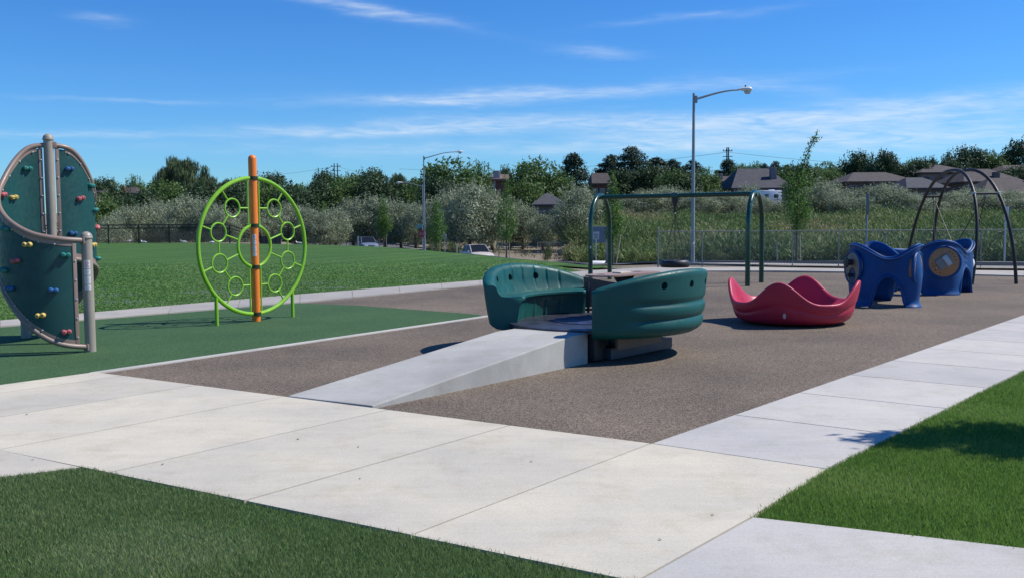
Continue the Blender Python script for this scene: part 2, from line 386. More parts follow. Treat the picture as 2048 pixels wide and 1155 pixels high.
# ------------------------------------------------------------------ lawns, rubber and turf sheets
def lawn_sheet():
    # big lawn at the left behind the playground, to the crest
    a = [G(0, 643), G(600, 590), G(960, 562), G(1170, 543)]
    a0 = Vector(a[0]); d = (Vector(a[1]) - a0); left = a0 - d * 12
    P = [tuple(left)] + a + [(c[0], c[1]) for c in CREST[1:]] + [(-75, 76), (-75, 2)]
    mb = MB(); mb.poly(P, -.04, 0.0); o = struct('lawn', mb, lawn_m)
    # slope beyond the crest, still grass
    rows = []
    C2 = [Vector(c) for c in [(2.9, 32.6)] + CREST[1:] + [(-75, 76)]]
    for i, c in enumerate(C2):
        t = (C2[min(i + 1, len(C2) - 1)] - C2[max(0, i - 1)]).normalized(); nn = Vector((t.y, -t.x)); row = []
        for w in (0, .4, .8, 1.2):
            q = c + nn * w; row.append((q.x, q.y, Z(q.x, q.y) - (0 if w == 0 else -.02)))
        rows.append(row)
    struct('lawn_slope', MB().grid(rows), lawn_m, 60)
lawn_sheet()
A = Vector((.652, .758)); Bv = Vector((-.845, .536))          # walk direction / cross direction
F0 = Vector(G(1303, 893)); FL = Vector(G(190, 748))
swo = [Vector(G(1653, 945)), Vector(G(2048, 744))]
Ad = (Vector(G(2048, 632)) - F0).normalized(); Aod = (swo[1] - swo[0]).normalized()
far_r = Vector((17.6, 27.2)); 
def playground():
    tl = Vector(G(0, 655)); tr_ = Vector(G(600, 606)); dd = (tl - tr_).normalized()
    pts = [tuple(F0), tuple(FL), tuple(FL - A * 5), tuple(tl + dd * 6), tuple(tl), tuple(tr_), G(960, 571), G(1180, 552), G(1400, 543), G(1700, 546), G(2048, 553), tuple(F0 + Ad * 22)]
    struct('rubber_surface', MB().poly(pts, -.03, 0.0), rubber)
    P = [tuple(FL), tuple(FL - A * 6), tuple(tl + dd * 6), tuple(tl), tuple(tr_), G(640, 608), G(720, 611), G(800, 617), G(960, 629), G(965, 634)]
    struct('green_turf', MB().poly(P, -.02, .006), turf)
    # white kerb strip between the turf and the rubber
    e = Vector(G(985, 632)); s0 = FL; t = (e - s0).normalized(); nn = Vector((-t.y, t.x)) 
    q = [s0 - nn * .0, e - nn * .0, e + nn * .11, s0 + nn * .11]
    struct('edge_strip', MB().poly([tuple(v) for v in q], -.02, .014), conc2)
playground()
def slab(mb, P, z=.03, gap=.007):
    c = Vector((sum(p[0] for p in P) / len(P), sum(p[1] for p in P) / len(P))); n = len(P); Q = []
    P = [Vector(p) for p in P]
    for i in range(n):
        a, b, d = P[i - 1], P[i], P[(i + 1) % n]; t1 = (b - a).normalized(); t2 = (d - b).normalized()
        m = (-t1 + t2); m = m.normalized() if m.length > 1e-4 else Vector((-t1.y, t1.x))
        if (c - b).dot(m) < 0: m = -m
        Q.append(tuple(b + m * gap * 1.4))
    mb.poly(Q, z - .05, z)
    a = sum(Q[i][0] * Q[(i + 1) % n][1] - Q[(i + 1) % n][0] * Q[i][1] for i in range(n))
def paths():
    zt = .028
    # far path between lawn and rubber: follows the lawn edge
    o = [Vector(G(0, 643)), Vector(G(600, 590)), Vector(G(960, 562)), Vector(G(1170, 543)), Vector(G(1310, 535.5)), Vector(G(1500, 536)), Vector(G(1800, 540)), Vector(G(2048, 543.5))]
    i_ = [Vector(G(0, 655)), Vector(G(600, 606)), Vector(G(960, 571)), Vector(G(1180, 552)), Vector(G(1400, 543)), Vector(G(1550, 542.5)), Vector(G(1800, 546)), Vector(G(2048, 553))]
    d0 = (o[0] - o[1]); o = [o[0] + d0 * 1.2] + o; i_ = [i_[0] + d0 * 1.2] + i_
    o.append(Vector((26, 31.5))); i_.append(Vector((24, 28)))
    mb = MB()
    for k in range(len(o) - 1):
        n = max(1, round((o[k + 1] - o[k]).length / 1.5))
        for j in range(n):
            a, b, c, d = o[k].lerp(o[k + 1], j / n), o[k].lerp(o[k + 1], (j + 1) / n), i_[k].lerp(i_[k + 1], (j + 1) / n), i_[k].lerp(i_[k + 1], j / n)
            slab(mb, [a, b, c, d], zt, .004)
    struct('far_path', mb, conc3)
    # main walk
    mb = MB(); fill = MB()
    W1 = (Vector(G(835, 1075)) - F0).length; NA = (Vector(G(835, 1075)) - F0).normalized()
    fe = (FL - F0); L_ = fe.length; u = fe.normalized()
    nd = (Vector(G(165, 942)) - Vector(G(1180, 1155))).normalized(); n0 = Vector(G(1180, 1155))
    def near(p):     # where the joint from p meets the lawn edge
        den = NA.x * nd.y - NA.y * nd.x; w = n0 - p; t = (w.x * nd.y - w.y * nd.x) / den; return p + NA * t
    marks = [0] + [(Vector(G(x, y)) - F0).length for x, y in ((1018, 857), (775, 825), (565, 798), (388, 776), (230, 758))]
    marks.append(L_)
    for a, b in zip(marks, marks[1:]):
        slab(mb, [F0 + u * a, F0 + u * b, near(F0 + u * b), near(F0 + u * a)], zt, .009)
    nr = Vector(G(1505, 1042)); nb = Vector(G(1305, 1155)); dn = (nb - nr).normalized()
    q = near(F0); e = -nd; den = e.x * dn.y - e.y * dn.x; w_ = nr - q; tq = (w_.x * dn.y - w_.y * dn.x) / den; qi = q + e * tq
    slab(mb, [F0, q, qi, nr, swo[0]], zt, .005)
    # strip left of the seam (0,906)-(165,942) : lower-left walk
    s1 = near(F0 + u * marks[5]); 
    c1, c2, c3 = Vector(G(165, 942)), Vector(G(0, 906)), Vector(G(0, 962))
    dl = (c2 - c1).normalized()
    slab(mb, [c1, c1 + dl * 4, c1 + dl * 4 + (c3 - c1) * 1.5, c3 + (c3 - c1) * .0], zt, .006)
    struct('main_walk', mb, conc)
    mb = MB()
    nr2 = Vector(G(2048, 1105)); dd = (nr2 - nr).normalized()
    slab(mb, [nr, qi + dn * .01, qi + dn * .01 - nd * 6, nr + dd * 6], zt, .008)
    # right-hand walk beside the rubber
    inn, outr = F0, swo[0]; t = 0; st = 1.285
    for k in range(15):
        a, b = inn + Ad * st * k, inn + Ad * st * (k + 1); c, d = outr + Aod * (st * .985) * (k + 1), outr + Aod * (st * .985) * k
        slab(mb, [a, b, c, d], zt, .008)
    struct('right_walk', mb, conc2)
    fill.poly([tuple(F0 + Ad * 19), tuple(F0), tuple(F0 + u * (L_ + .0)), tuple(near(F0 + u * (L_))), tuple(near(F0)), tuple(qi - nd * .02), tuple(nr), tuple(outr), tuple(outr + Aod * 19)], -.045, .008)
    struct('joint_filler', fill, joint_m)
    # near lawns
    P = [tuple(c1), tuple(c3), tuple(c3 + (c3 - c1) * 6), (-6, 0), (5, 0), tuple(qi - nd * 3.0)]
    struct('near_lawn', MB().poly(P, -.04, .012), lawn_m)
    P2 = [tuple(nr), tuple(outr), tuple(outr + Aod * 19), (34, 20), (34, 0), tuple(nr + dd * 10), ]
    struct('right_lawn', MB().poly(P2, -.04, .012), lawn_m)
    return P, P2
NEARL, RIGHTL = paths()
# ------------------------------------------------------------------ grass blades
grass_leaf = leaf_mat('grass_blades', (.09, .15, .045), (.21, .31, .115), .4, (.33, .37, .2))
def blades(name, poly, dens, hgt, wid, label, bounds, lean=.6, fade=None, m=None):
    P = np.array(poly); x0, y0, x1, y1 = bounds; n = int((x1 - x0) * (y1 - y0) * dens)
    x = RNG.uniform(x0, x1, n); y = RNG.uniform(y0, y1, n)
    k = inside(x, y, P)
    # keep what the camera could see, with a margin
    k &= (np.abs(x) < y * .62 + .8)
    if fade: k &= RNG.random(n) < np.clip((fade / np.maximum(y, .1)) ** 2, 0, 1)
    x = x[k]; y = y[k]; n = len(x); x = x + RNG.normal(0, .014, n); y = y + RNG.normal(0, .014, n)
    patch = .5 + .5 * np.sin(x * 2.3 + np.sin(y * 1.7) * 2) * np.sin(y * 2.9 + 1.3 * np.sin(x * 1.1))
    h = hgt * RNG.uniform(.45, 1.15, n) * (.8 + .35 * patch); w = wid * RNG.uniform(.7, 1.3, n)
    th = RNG.uniform(0, 2 * np.pi, n); la = RNG.uniform(0, 2 * np.pi, n); ll = h * lean * RNG.uniform(.1, 1, n)
    cx, cy = np.cos(th) * w / 2, np.sin(th) * w / 2
    dx, dy = np.cos(la) * ll, np.sin(la) * ll
    z0 = np.full(n, .005)
    V = np.empty((n, 4, 3))
    V[:, 0] = np.stack([x - cx, y - cy, z0], 1); V[:, 1] = np.stack([x + cx, y + cy, z0], 1)
    V[:, 2] = np.stack([x + dx * .45 + cx * .8, y + dy * .45 + cy * .8, z0 + h * .6], 1)
    V[:, 3] = np.stack([x + dx, y + dy, z0 + h], 1)
    dry = sst((np.sin(x * 1.7 + 2 * np.sin(y * .9)) * np.sin(y * 2.1 + x) - .35) / .5); var = np.clip(RNG.normal(.36, .2, n) + .2 * (patch - .5) + .22 * dry, 0, 1); var[RNG.random(n) < .03 + .10 * dry] = 1
    o = link(name, quads_mesh(name, V.reshape(-1, 3), n, m or grass_leaf, var)); tag(o, label, 'grass', kind='stuff'); return o
blades('grass', NEARL, 34000, .036, .0031, 'mown green grass in the left foreground beside the pale walk', (-4.2, 3.2, 1.6, 6.4))
blades('grass', RIGHTL, 25000, .036, .0037, 'mown green grass at the right edge between two pale walks', (1.0, 3.4, 8.2, 13), fade=6.5, m=leaf_mat('grass_blades_bright', (.09, .18, .03), (.20, .34, .065), .4, (.3, .38, .12)))
# far lawn: short sparse tufts and clover flowers so that the lawn is not a flat sheet
def far_tufts():
    P = [G(0, 640), G(600, 588), G(960, 560), G(1165, 543)] + CREST[1:] 
    P = np.array([P[0]] + P[1:] + [(-40, 76), (-40, 10)])
    n = 1300000; y = 15 + 26 * RNG.random(n) ** 1.2; x = RNG.uniform(-.56, .1, n) * y
    k = inside(x, y, P); x, y = x[k], y[k]; k = RNG.random(len(x)) < .30 * np.clip((41 - y) / 24, 0, 1) ** 1.3; x, y = x[k], y[k]; n = len(x)
    s = .010 + .0006 * y; h = .012 + .0004 * y; th = RNG.uniform(0, np.pi, n); cx, cy = np.cos(th) * s, np.sin(th) * s
    la = RNG.uniform(0, 6.28, n); V = np.empty((n, 3, 3)); hh = h * RNG.uniform(.4, 1.2, n)
    V[:, 0] = np.stack([x - cx, y - cy, x * 0], 1); V[:, 1] = np.stack([x + cx, y + cy, x * 0], 1)
    V[:, 2] = np.stack([x + np.cos(la) * h * .7, y + np.sin(la) * h * .7, hh], 1)
    st = np.sin((x * .94 + y * .34) * 1.15) * .13
    dry = sst((np.sin(x * .9 + 2 * np.sin(y * .6)) * np.sin(y * 1.1 + x * .5) - .3) / .5); var = np.clip(RNG.normal(.60, .13, n) + st + .12 * np.sin(x * .7) * np.sin(y * .5) + .25 * dry, 0, 1)
    o = link('grass', quads_mesh('grass', V.reshape(-1, 3), n, leaf_mat('far_grass', (.105, .21, .05), (.145, .275, .07), .4, (.20, .31, .10)), var, 3))
    tag(o, 'wide mown lawn grass behind the climbing equipment', 'grass', kind='stuff')
    # white clover heads
    n = 2600; 
    x = RNG.normal(0, 1, n) * 3.3 - 8.0; y = RNG.normal(0, 1, n) * 1.6 + 20.3 + (x + 8) * .62
    k = inside(x, y, P); x, y = x[k], y[k]; k = np.sin(x * 2.1 + y) + np.sin(y * 2.7 - x * .8) + RNG.normal(0, .5, len(x)) > .55; x, y = x[k], y[k]; n = len(x)
    r = .010; V = np.empty((n, 4, 3)); z = .05 + .02 * RNG.random(n)
    for i, (a, b) in enumerate(((-1, -1), (1, -1), (1, 1), (-1, 1))): V[:, i] = np.stack([x + a * r, y + .3 * b * r, z + b * r], 1)
    o = link('clover', quads_mesh('clover', V.reshape(-1, 3), n, mat('clover_white', (.50, .47, .33), .8), None)); tag(o, 'white clover flower heads scattered through the lawn', 'clover', kind='stuff')
far_tufts()

# ------------------------------------------------------------------ equipment materials
tan_p = mat('tan_paint', (.31, .275, .22), .38, .06, 4, dirt=.15)
brown_p = mat('taupe_paint', (.24, .175, .14), .38, .06, 4, dirt=.15)
teal_panel = mat('teal_panel', (.003, .056, .050), .42, .10, 5, bump=.05, bscale=90, dirt=.2)
orange_p = mat('orange_paint', (.80, .20, .018), .35, .05, 3, dirt=.15)
lime_p = mat('lime_paint', (.21, .46, .022), .32, .05, 3, dirt=.15)
lime_d = mat('bracket_dark', (.02, .035, .01), .5)
green_p = mat('dark_green_paint', (.005, .045, .024), .22, .06, 3, dirt=.2, coat=.3)
teal_pl = mat('teal_plastic', (.004, .080, .073), .42, .12, 2.2, spec=.35, bump=.08, bscale=220, dirt=.22)
red_pl = mat('red_plastic', (.42, .022, .058), .38, .08, 3, spec=.4, bump=.05, bscale=200, dirt=.2)
blue_pl = mat('blue_plastic', (.002, .055, .195), .45, .12, 3, spec=.3, bump=.08, bscale=200, dirt=.2)
white_m = mat('white_sticker', (.72, .71, .68), .5, .04, 20)
print_m = mat('sticker_print', (.42, .38, .38), .6, .3, 90)
redprint = mat('sticker_red', (.5, .06, .05), .6)
dark_m = mat('dark_metal', (.03, .03, .032), .5, .2, 12)
steel = mat('galvanised_steel', (.46, .48, .49), .42, .12, 8, metal=.75)
zinc = mat('zinc_bolt', (.6, .6, .58), .35, .1, 10, metal=.8)
deck_m = mat('deck_metal', (.035, .038, .055), .28, .35, 5, bump=.1, bscale=120, dirt=.3)
frame_m = mat('frame_steel', (.035, .045, .065), .45, .2, 6)
hdpe = mat('tan_board', (.15, .095, .06), .55, .1, 5)
hdpe_d = mat('brown_board', (.19, .11, .075), .5, .1, 5)
rubber_t = mat('tyre_rubber', (.018, .018, .019), .5, .3, 12, bump=.3, bscale=60)
bronze = mat('bronze_paint', (.024, .016, .013), .45, .12, 4, dirt=.2)
wood_m = mat('stake_wood', (.42, .36, .27), .8, .2, 6)
bark_m = mat('bark', (.11, .085, .065), .9, .3, 5, bump=.5, bscale=20)

def sticker(parent, face, w=.06, z0=0, sizes=(.075, .06, .085, .06)):
    """stack of small white warning labels on a post: face = (x, y, angle)"""
    x, y, a, rad = face; M_ = Matrix.Rotation(a, 3, 'Z'); z = z0
    for i, hgt in enumerate(sizes):
        mb = MB(); rows = []
        for zz in (z, z - hgt):
            rows.append([tuple(M_ @ Vector((math.sin(t) * rad, -math.cos(t) * rad, 0)) + Vector((x, y, zz))) for t in np.linspace(-w / 2 / rad, w / 2 / rad, 7)])
        mb.grid(rows); o = mb.build('warning_label', white_m, parent)
        pm = MB()
        for j in range(max(2, int(hgt / .016))):
            zz = z - .012 - j * .014; hw = w * (.36 if (j + i) % 3 else .22)
            pm.grid([[tuple(M_ @ Vector((math.sin(t) * (rad + .0012), -math.cos(t) * (rad + .0012), 0)) + Vector((x, y, q))) for t in np.linspace(-w * .38 / rad, (hw - w * .05) / rad, 5)] for q in (zz, zz - .005)])
        pm.build('print', print_m if i else redprint, o)
        z -= hgt + .012
# ------------------------------------------------------------------ 1. spiral climbing wall
def cubic(ts, zs):
    ts = np.array(ts); zs = np.array(zs)
    def f(t):
        i = int(np.clip(np.searchsorted(ts, t) - 1, 0, len(ts) - 2)); t0, t1 = ts[i], ts[i + 1]; h = t1 - t0; u = (t - t0) / h
        m0 = (zs[min(i + 1, len(ts) - 1)] - zs[max(i - 1, 0)]) / (ts[min(i + 1, len(ts) - 1)] - ts[max(i - 1, 0)])
        m1 = (zs[min(i + 2, len(ts) - 1)] - zs[i]) / (ts[min(i + 2, len(ts) - 1)] - ts[i])
        return (2*u**3-3*u**2+1)*zs[i] + (u**3-2*u**2+u)*h*m0 + (-2*u**3+3*u**2)*zs[i+1] + (u**3-u**2)*h*m1
    return f
def climber():
    T = (-6.23, 12.9); P1 = (-5.39, 12.06); P3 = (-7.0, 13.6)
    rt = thing('spiral_climbing_wall', (T[0], T[1], 0), 'green curved climbing wall with tan spiral pipes and coloured holds at the left edge', 'climbing wall')
    o3 = Vector((T[0], T[1], 0))
    loc = lambda x, y, z: (x - T[0], y - T[1], z)
    for (p, h, r_) in ((T, 2.855, .062), (P1, 1.545, .066), (P3, 1.545, .066)):
        prof = [(r_, -.02), (r_, h - r_ - .02)] + [((r_ + .006) * math.cos(a), h - r_ - .02 + (r_ + .006) * math.sin(a)) for a in np.linspace(0, math.pi / 2 - .01, 7)]
        po = MB().lathe(prof, loc(p[0], p[1], 0), 24).build('post', tan_p, rt)
        MB().lathe([(r_ + .004, h - r_ - .04), (r_ + .010, h - r_ - .035), (r_ + .010, h - r_ - .02), (r_ + .004, h - r_ - .012)], loc(p[0], p[1], 0), 24).build('cap_collar', tan_p, po)
        if p is P1: sticker(po, (*loc(p[0], p[1], 0)[:2], R(20), r_ + .002), .078, 1.17, (.10, .075, .10, .065))
    top = cubic([0, .13, .31, .5, .7, .85, 1], [2.70, 2.62, 2.16, 1.80, 1.53, 1.445, 1.415])
    bot = cubic([0, .3, .5, .7, .83, 1], [1.20, 1.04, .79, .345, .145, .06])
    def curve(C, r_, a0, a1):
        return lambda t, off=0: (C[0] + (r_ + off) * math.cos(R(a0 + (a1 - a0) * t)), C[1] + (r_ + off) * math.sin(R(a0 + (a1 - a0) * t)))
    C1 = (-5.95, 12.3); C2 = (-6.50, 13.45)
    def rr(C, p): return math.hypot(p[0] - C[0], p[1] - C[1])
    hold_cols = dict(g=mat('hold_green', (.015, .19, .16), .5), b=mat('hold_blue', (.012, .10, .26), .5), y=mat('hold_yellow', (.60, .43, .12), .5), r=mat('hold_red', (.46, .11, .12), .5))
    def wing(C, p_end, a0, a1, holds, ta=.085):
        r0, r1 = rr(C, T), rr(C, p_end)
        def pt(t, off=0): 
            r_ = r0 * (1 - t) + r1 * t + off - (.05 if C[1] < 13 else .012) * math.sin(math.pi * t); a = R(a0 + (a1 - a0) * t); return (C[0] + r_ * math.cos(a), C[1] + r_ * math.sin(a))
        for f, nm in ((top, 'top_rail'), (bot, 'bottom_rail')):
            pts = [loc(*pt(t), f(t)) for t in np.linspace(0.012, .988, 72)]
            rl = MB().tube(pts, .033, 12).build(nm, brown_p, rt)
            for t in (.02, .98):
                q = loc(*pt(t), f(t)); MB().box(q, (.085, .085, .09), R(a0 + (a1 - a0) * t), bev=.015).build('clamp', brown_p, rl)
        # panel
        ts = np.linspace(ta, .915, 90); rows_o = []; rows_i = []
        th = .012
        for t in ts:
            zt, zb = f_in(top(t) - .045), bot(t) + .045
            rows_o.append([loc(*pt(t, th / 2), zb + (zt - zb) * k / 10) for k in range(11)]); rows_i.append([loc(*pt(t, -th / 2), zb + (zt - zb) * k / 10) for k in range(11)])
        mb = MB(); loop = [ro + ri[::-1] for ro, ri in zip(rows_o, rows_i)]
        mb.grid(loop, closed_u=True)
        n = len(loop[0]); mb.f.append(tuple(range(n))); mb.f.append(tuple(range((len(loop) - 1) * n, len(loop) * n))[::-1])
        pn = mb.build('panel', teal_panel, rt, 50, clean=True)
        # end strips and flange under the top rail
        for t in (ta - .007, .922):
            q = pt(t); zt, zb = top(t) - .035, bot(t) + .035
            MB().box(loc(q[0], q[1], (zt + zb) / 2), (.030, .048, zt - zb), R(a0 + (a1 - a0) * t), bev=.004).build('end_strip', brown_p, rt)
            rivets(rt, [loc(*pt(t, s_), z_) for z_ in np.arange(zb + .08, zt, .24) for s_ in (-.017, .017)], .013, zinc)
        for f, sg in ((top, -1), (bot, 1)):
            fl = MB(); rows = []
            for t in np.linspace(.08, .92, 80):
                z_ = f(t) + sg * .03; z2 = z_ + sg * .05
                a, b = pt(t, .011), pt(t, -.011); rows.append([loc(*a, z_), loc(*a, z2), loc(*b, z2), loc(*b, z_)])
            fl.grid(rows, closed_u=True).build('rail_flange', brown_p, rt)
            rivets(rt, [loc(*pt(t, s_), f(t) + sg * .075) for t in np.linspace(.10, .9, 12) for s_ in (-.014, .014)][:23], .0125, zinc)
        # holds
        for (px, py, c, side) in holds:
            best = None
            for t in np.linspace(.1, .9, 400):
                q = pt(t, side * .02); X = DX(px, q[1]); nx = side * (q[0] - C[0]); ny = side * (q[1] - C[1])
                if nx * -q[0] + ny * -q[1] < -.25: continue
                e = abs(X - q[0])
                if best is None or e < best[0]: best = (e, t)
            t = best[1]; q = pt(t, side * .02); z = DZ(px, py, q[1]); ang = R(a0 + (a1 - a0) * t)
            nrm = Vector((math.cos(ang), math.sin(ang), 0)) * side; tan = Vector((-math.sin(ang), math.cos(ang), 0))
            z = min(max(z, bot(t) + .12), top(t) - .12); tilt = random.uniform(-.15, .3)
            mb = MB(); c0 = Vector(loc(q[0], q[1], z)); e1 = c0 + tan * .031 + Vector((0, 0, .031 * tilt)) ; e2 = c0 - tan * .031 - Vector((0, 0, .031 * tilt))
            for e_ in (e1, e2):
                M2, _ = orient(e_, e_ + nrm); mb.lathe([(.030, -.012), (.033, .01), (.028, .030), (.020, .042), (.012, .044)], e_, 14, M2)
            mb.cyl(e1 + nrm * .008, e2 + nrm * .008, .022, n=10)
            h = mb.build('climbing_hold', hold_cols[c], rt)
            for e_ in (e1, e2):
                M2, _ = orient(e_, e_ + nrm); MB().lathe([(.010, .0442), (.010, .0455)], e_, 10, M2).build('bolt_hole', dark_m, h)
    f_in = lambda z: z
    wing(C1, P1, 110, 338, [(54, 489, 'y', 1), (128, 510, 'g', 1), (28, 521, 'r', 1), (101, 580, 'b', 1), (73, 630, 'y', 1), (124, 663, 'r', 1), (11, 447, 'g', 1), (14, 577, 'b', 1), (4, 540, 'g', 1),
                            (59, 337, 'g', -1), (29, 395, 'y', -1), (8, 362, 'r', -1)], .068)
    wing(C2, P3, -63, 164, [(130, 338, 'b', 1), (163, 397, 'r', 1), (185, 368, 'g', 1), (145, 467, 'b', 1), (191, 420, 'g', 1), (193, 455, 'r', 1), (184, 490, 'y', 1), (192, 525, 'g', 1)], .045)
climber()
# ------------------------------------------------------------------ 2. lime ring climber on an orange pole
def ring_climber():
    c = (-4.25, 15.71); rt = thing('ring_climber', (c[0], c[1], 0), 'lime green ring climber of small hoops on an orange centre pole', 'climbing ring')
    d = Vector((.565, .825)); ctr = 1.245
    P = lambda u, v, o=0: (d.x * u + d.y * o, d.y * u - d.x * o, ctr + v)
    r_ = .068; h = 2.74
    prof = [(r_, -.02), (r_, h - r_)] + [(r_ * math.cos(a), h - r_ + r_ * math.sin(a)) for a in np.linspace(0.2, math.pi / 2 - .01, 7)]
    po = MB().lathe(prof, (0, 0, 0), 24).build('pole', orange_p, rt)
    sticker(po, (0, 0, R(16), r_ + .002), .062, 1.44, (.09, .07, .105, .06))
    def ring(u, v, rad, tr, nm, n=64):
        return MB().tube([P(u + rad * math.cos(a), v + rad * math.sin(a)) for a in np.linspace(0, 2 * math.pi, n, endpoint=False)], tr, 10, closed=True).build(nm, lime_p, rt)
    RR = 1.115; ri = .34
    ring(0, 0, RR, .034, 'outer_ring', 96); ring(0, 0, ri, .026, 'inner_ring')
    def rod(a, b, rr_=.0145): MB().cyl(P(*a), P(*b), rr_, n=8).build('rod', lime_p, rt)
    for s in (-1, 1):
        rod((s * .115, ri * .92), (s * .115, RR * .985)); rod((s * .115, -ri * .92), (s * .115, -RR * .985))
        C = []
        for ang in (55, 18, -20, -57):
            cu, cv = s * .76 * math.cos(R(ang)), .76 * math.sin(R(ang)); C.append((cu, cv)); ring(cu, cv, .148, .0155, 'small_ring', 36)
            t = Vector((cu, cv)).normalized()
            rod((cu + t.x * .148, cv + t.y * .148), (t.x * (RR - .01), t.y * (RR - .01)))
            if abs(ang) < 30: rod((cu - t.x * .148, cv - t.y * .148), (t.x * ri, t.y * ri))
            else: rod((cu - s * .148, cv), (s * .115, cv))
        for a, b in zip(C, C[1:]):
            va, vb = Vector(a), Vector(b); t = (vb - va).normalized(); rod(tuple(va + t * .148), tuple(vb - t * .148))
        u = s * .80; v = -math.sqrt(RR ** 2 - u * u)
        MB().cyl((d.x * u, d.y * u, -.02), P(u, v), .030, n=14).build('leg', lime_p, rt)
    for v in (RR, ri, -ri, -RR):
        br = MB().lathe([(r_ + .002, -.03), (r_ + .016, -.025), (r_ + .016, .025), (r_ + .002, .03)], (0, 0, ctr + v), 20)
        br.build('bracket', lime_d, rt)
        for s in (-1, 1): MB().box(P(s * .085, v, 0), (.04, .05, .05), R(55.6), bev=.006).build('bracket_lug', lime_p, rt)
ring_climber()
# ------------------------------------------------------------------ 3. wheelchair merry-go-round and its ramp
MC = Vector((1.03, 11.9)); MR = 1.36
a_ = Vector((.652, .758)); n_ = Vector((.758, -.652))
def ramp():
    p0, p1 = Vector(G(575, 797)), Vector(G(745, 817))
    q1 = Vector(G(1176, 665, .35)); q0 = Vector(G(1028, 656, .35)); zt = .35
    m1 = p1.lerp(q1, .90); m0 = p0.lerp(q0, .90)
    bm = MB()
    V = [(p0.x, p0.y, .03), (p1.x, p1.y, .03), (m1.x, m1.y, zt - .005), (m0.x, m0.y, zt - .005), (q1.x, q1.y, zt), (q0.x, q0.y, zt),
         (p0.x, p0.y, -.02), (p1.x, p1.y, -.02), (m1.x, m1.y, -.02), (m0.x, m0.y, -.02), (q1.x, q1.y, -.02), (q0.x, q0.y, -.02)]
    bm.add(V, [(0, 1, 2, 3), (3, 2, 4, 5), (1, 7, 8, 2), (2, 8, 10, 4), (0, 3, 9, 6), (3, 5, 11, 9), (5, 4, 10, 11), (0, 6, 7, 1)])
    o = bm.build('concrete_ramp', concrete_mat('ramp_concrete', (.45, .445, .415), .24, (1, 1, .98)), None, None, clean=True)
    b = o.modifiers.new('b', 'BEVEL'); b.width = .012; b.segments = 2; b.limit_method = 'ANGLE'; b.angle_limit = R(40)
    tag(o, 'pale concrete ramp rising from the walk to the merry-go-round deck', 'ramp')
ramp()
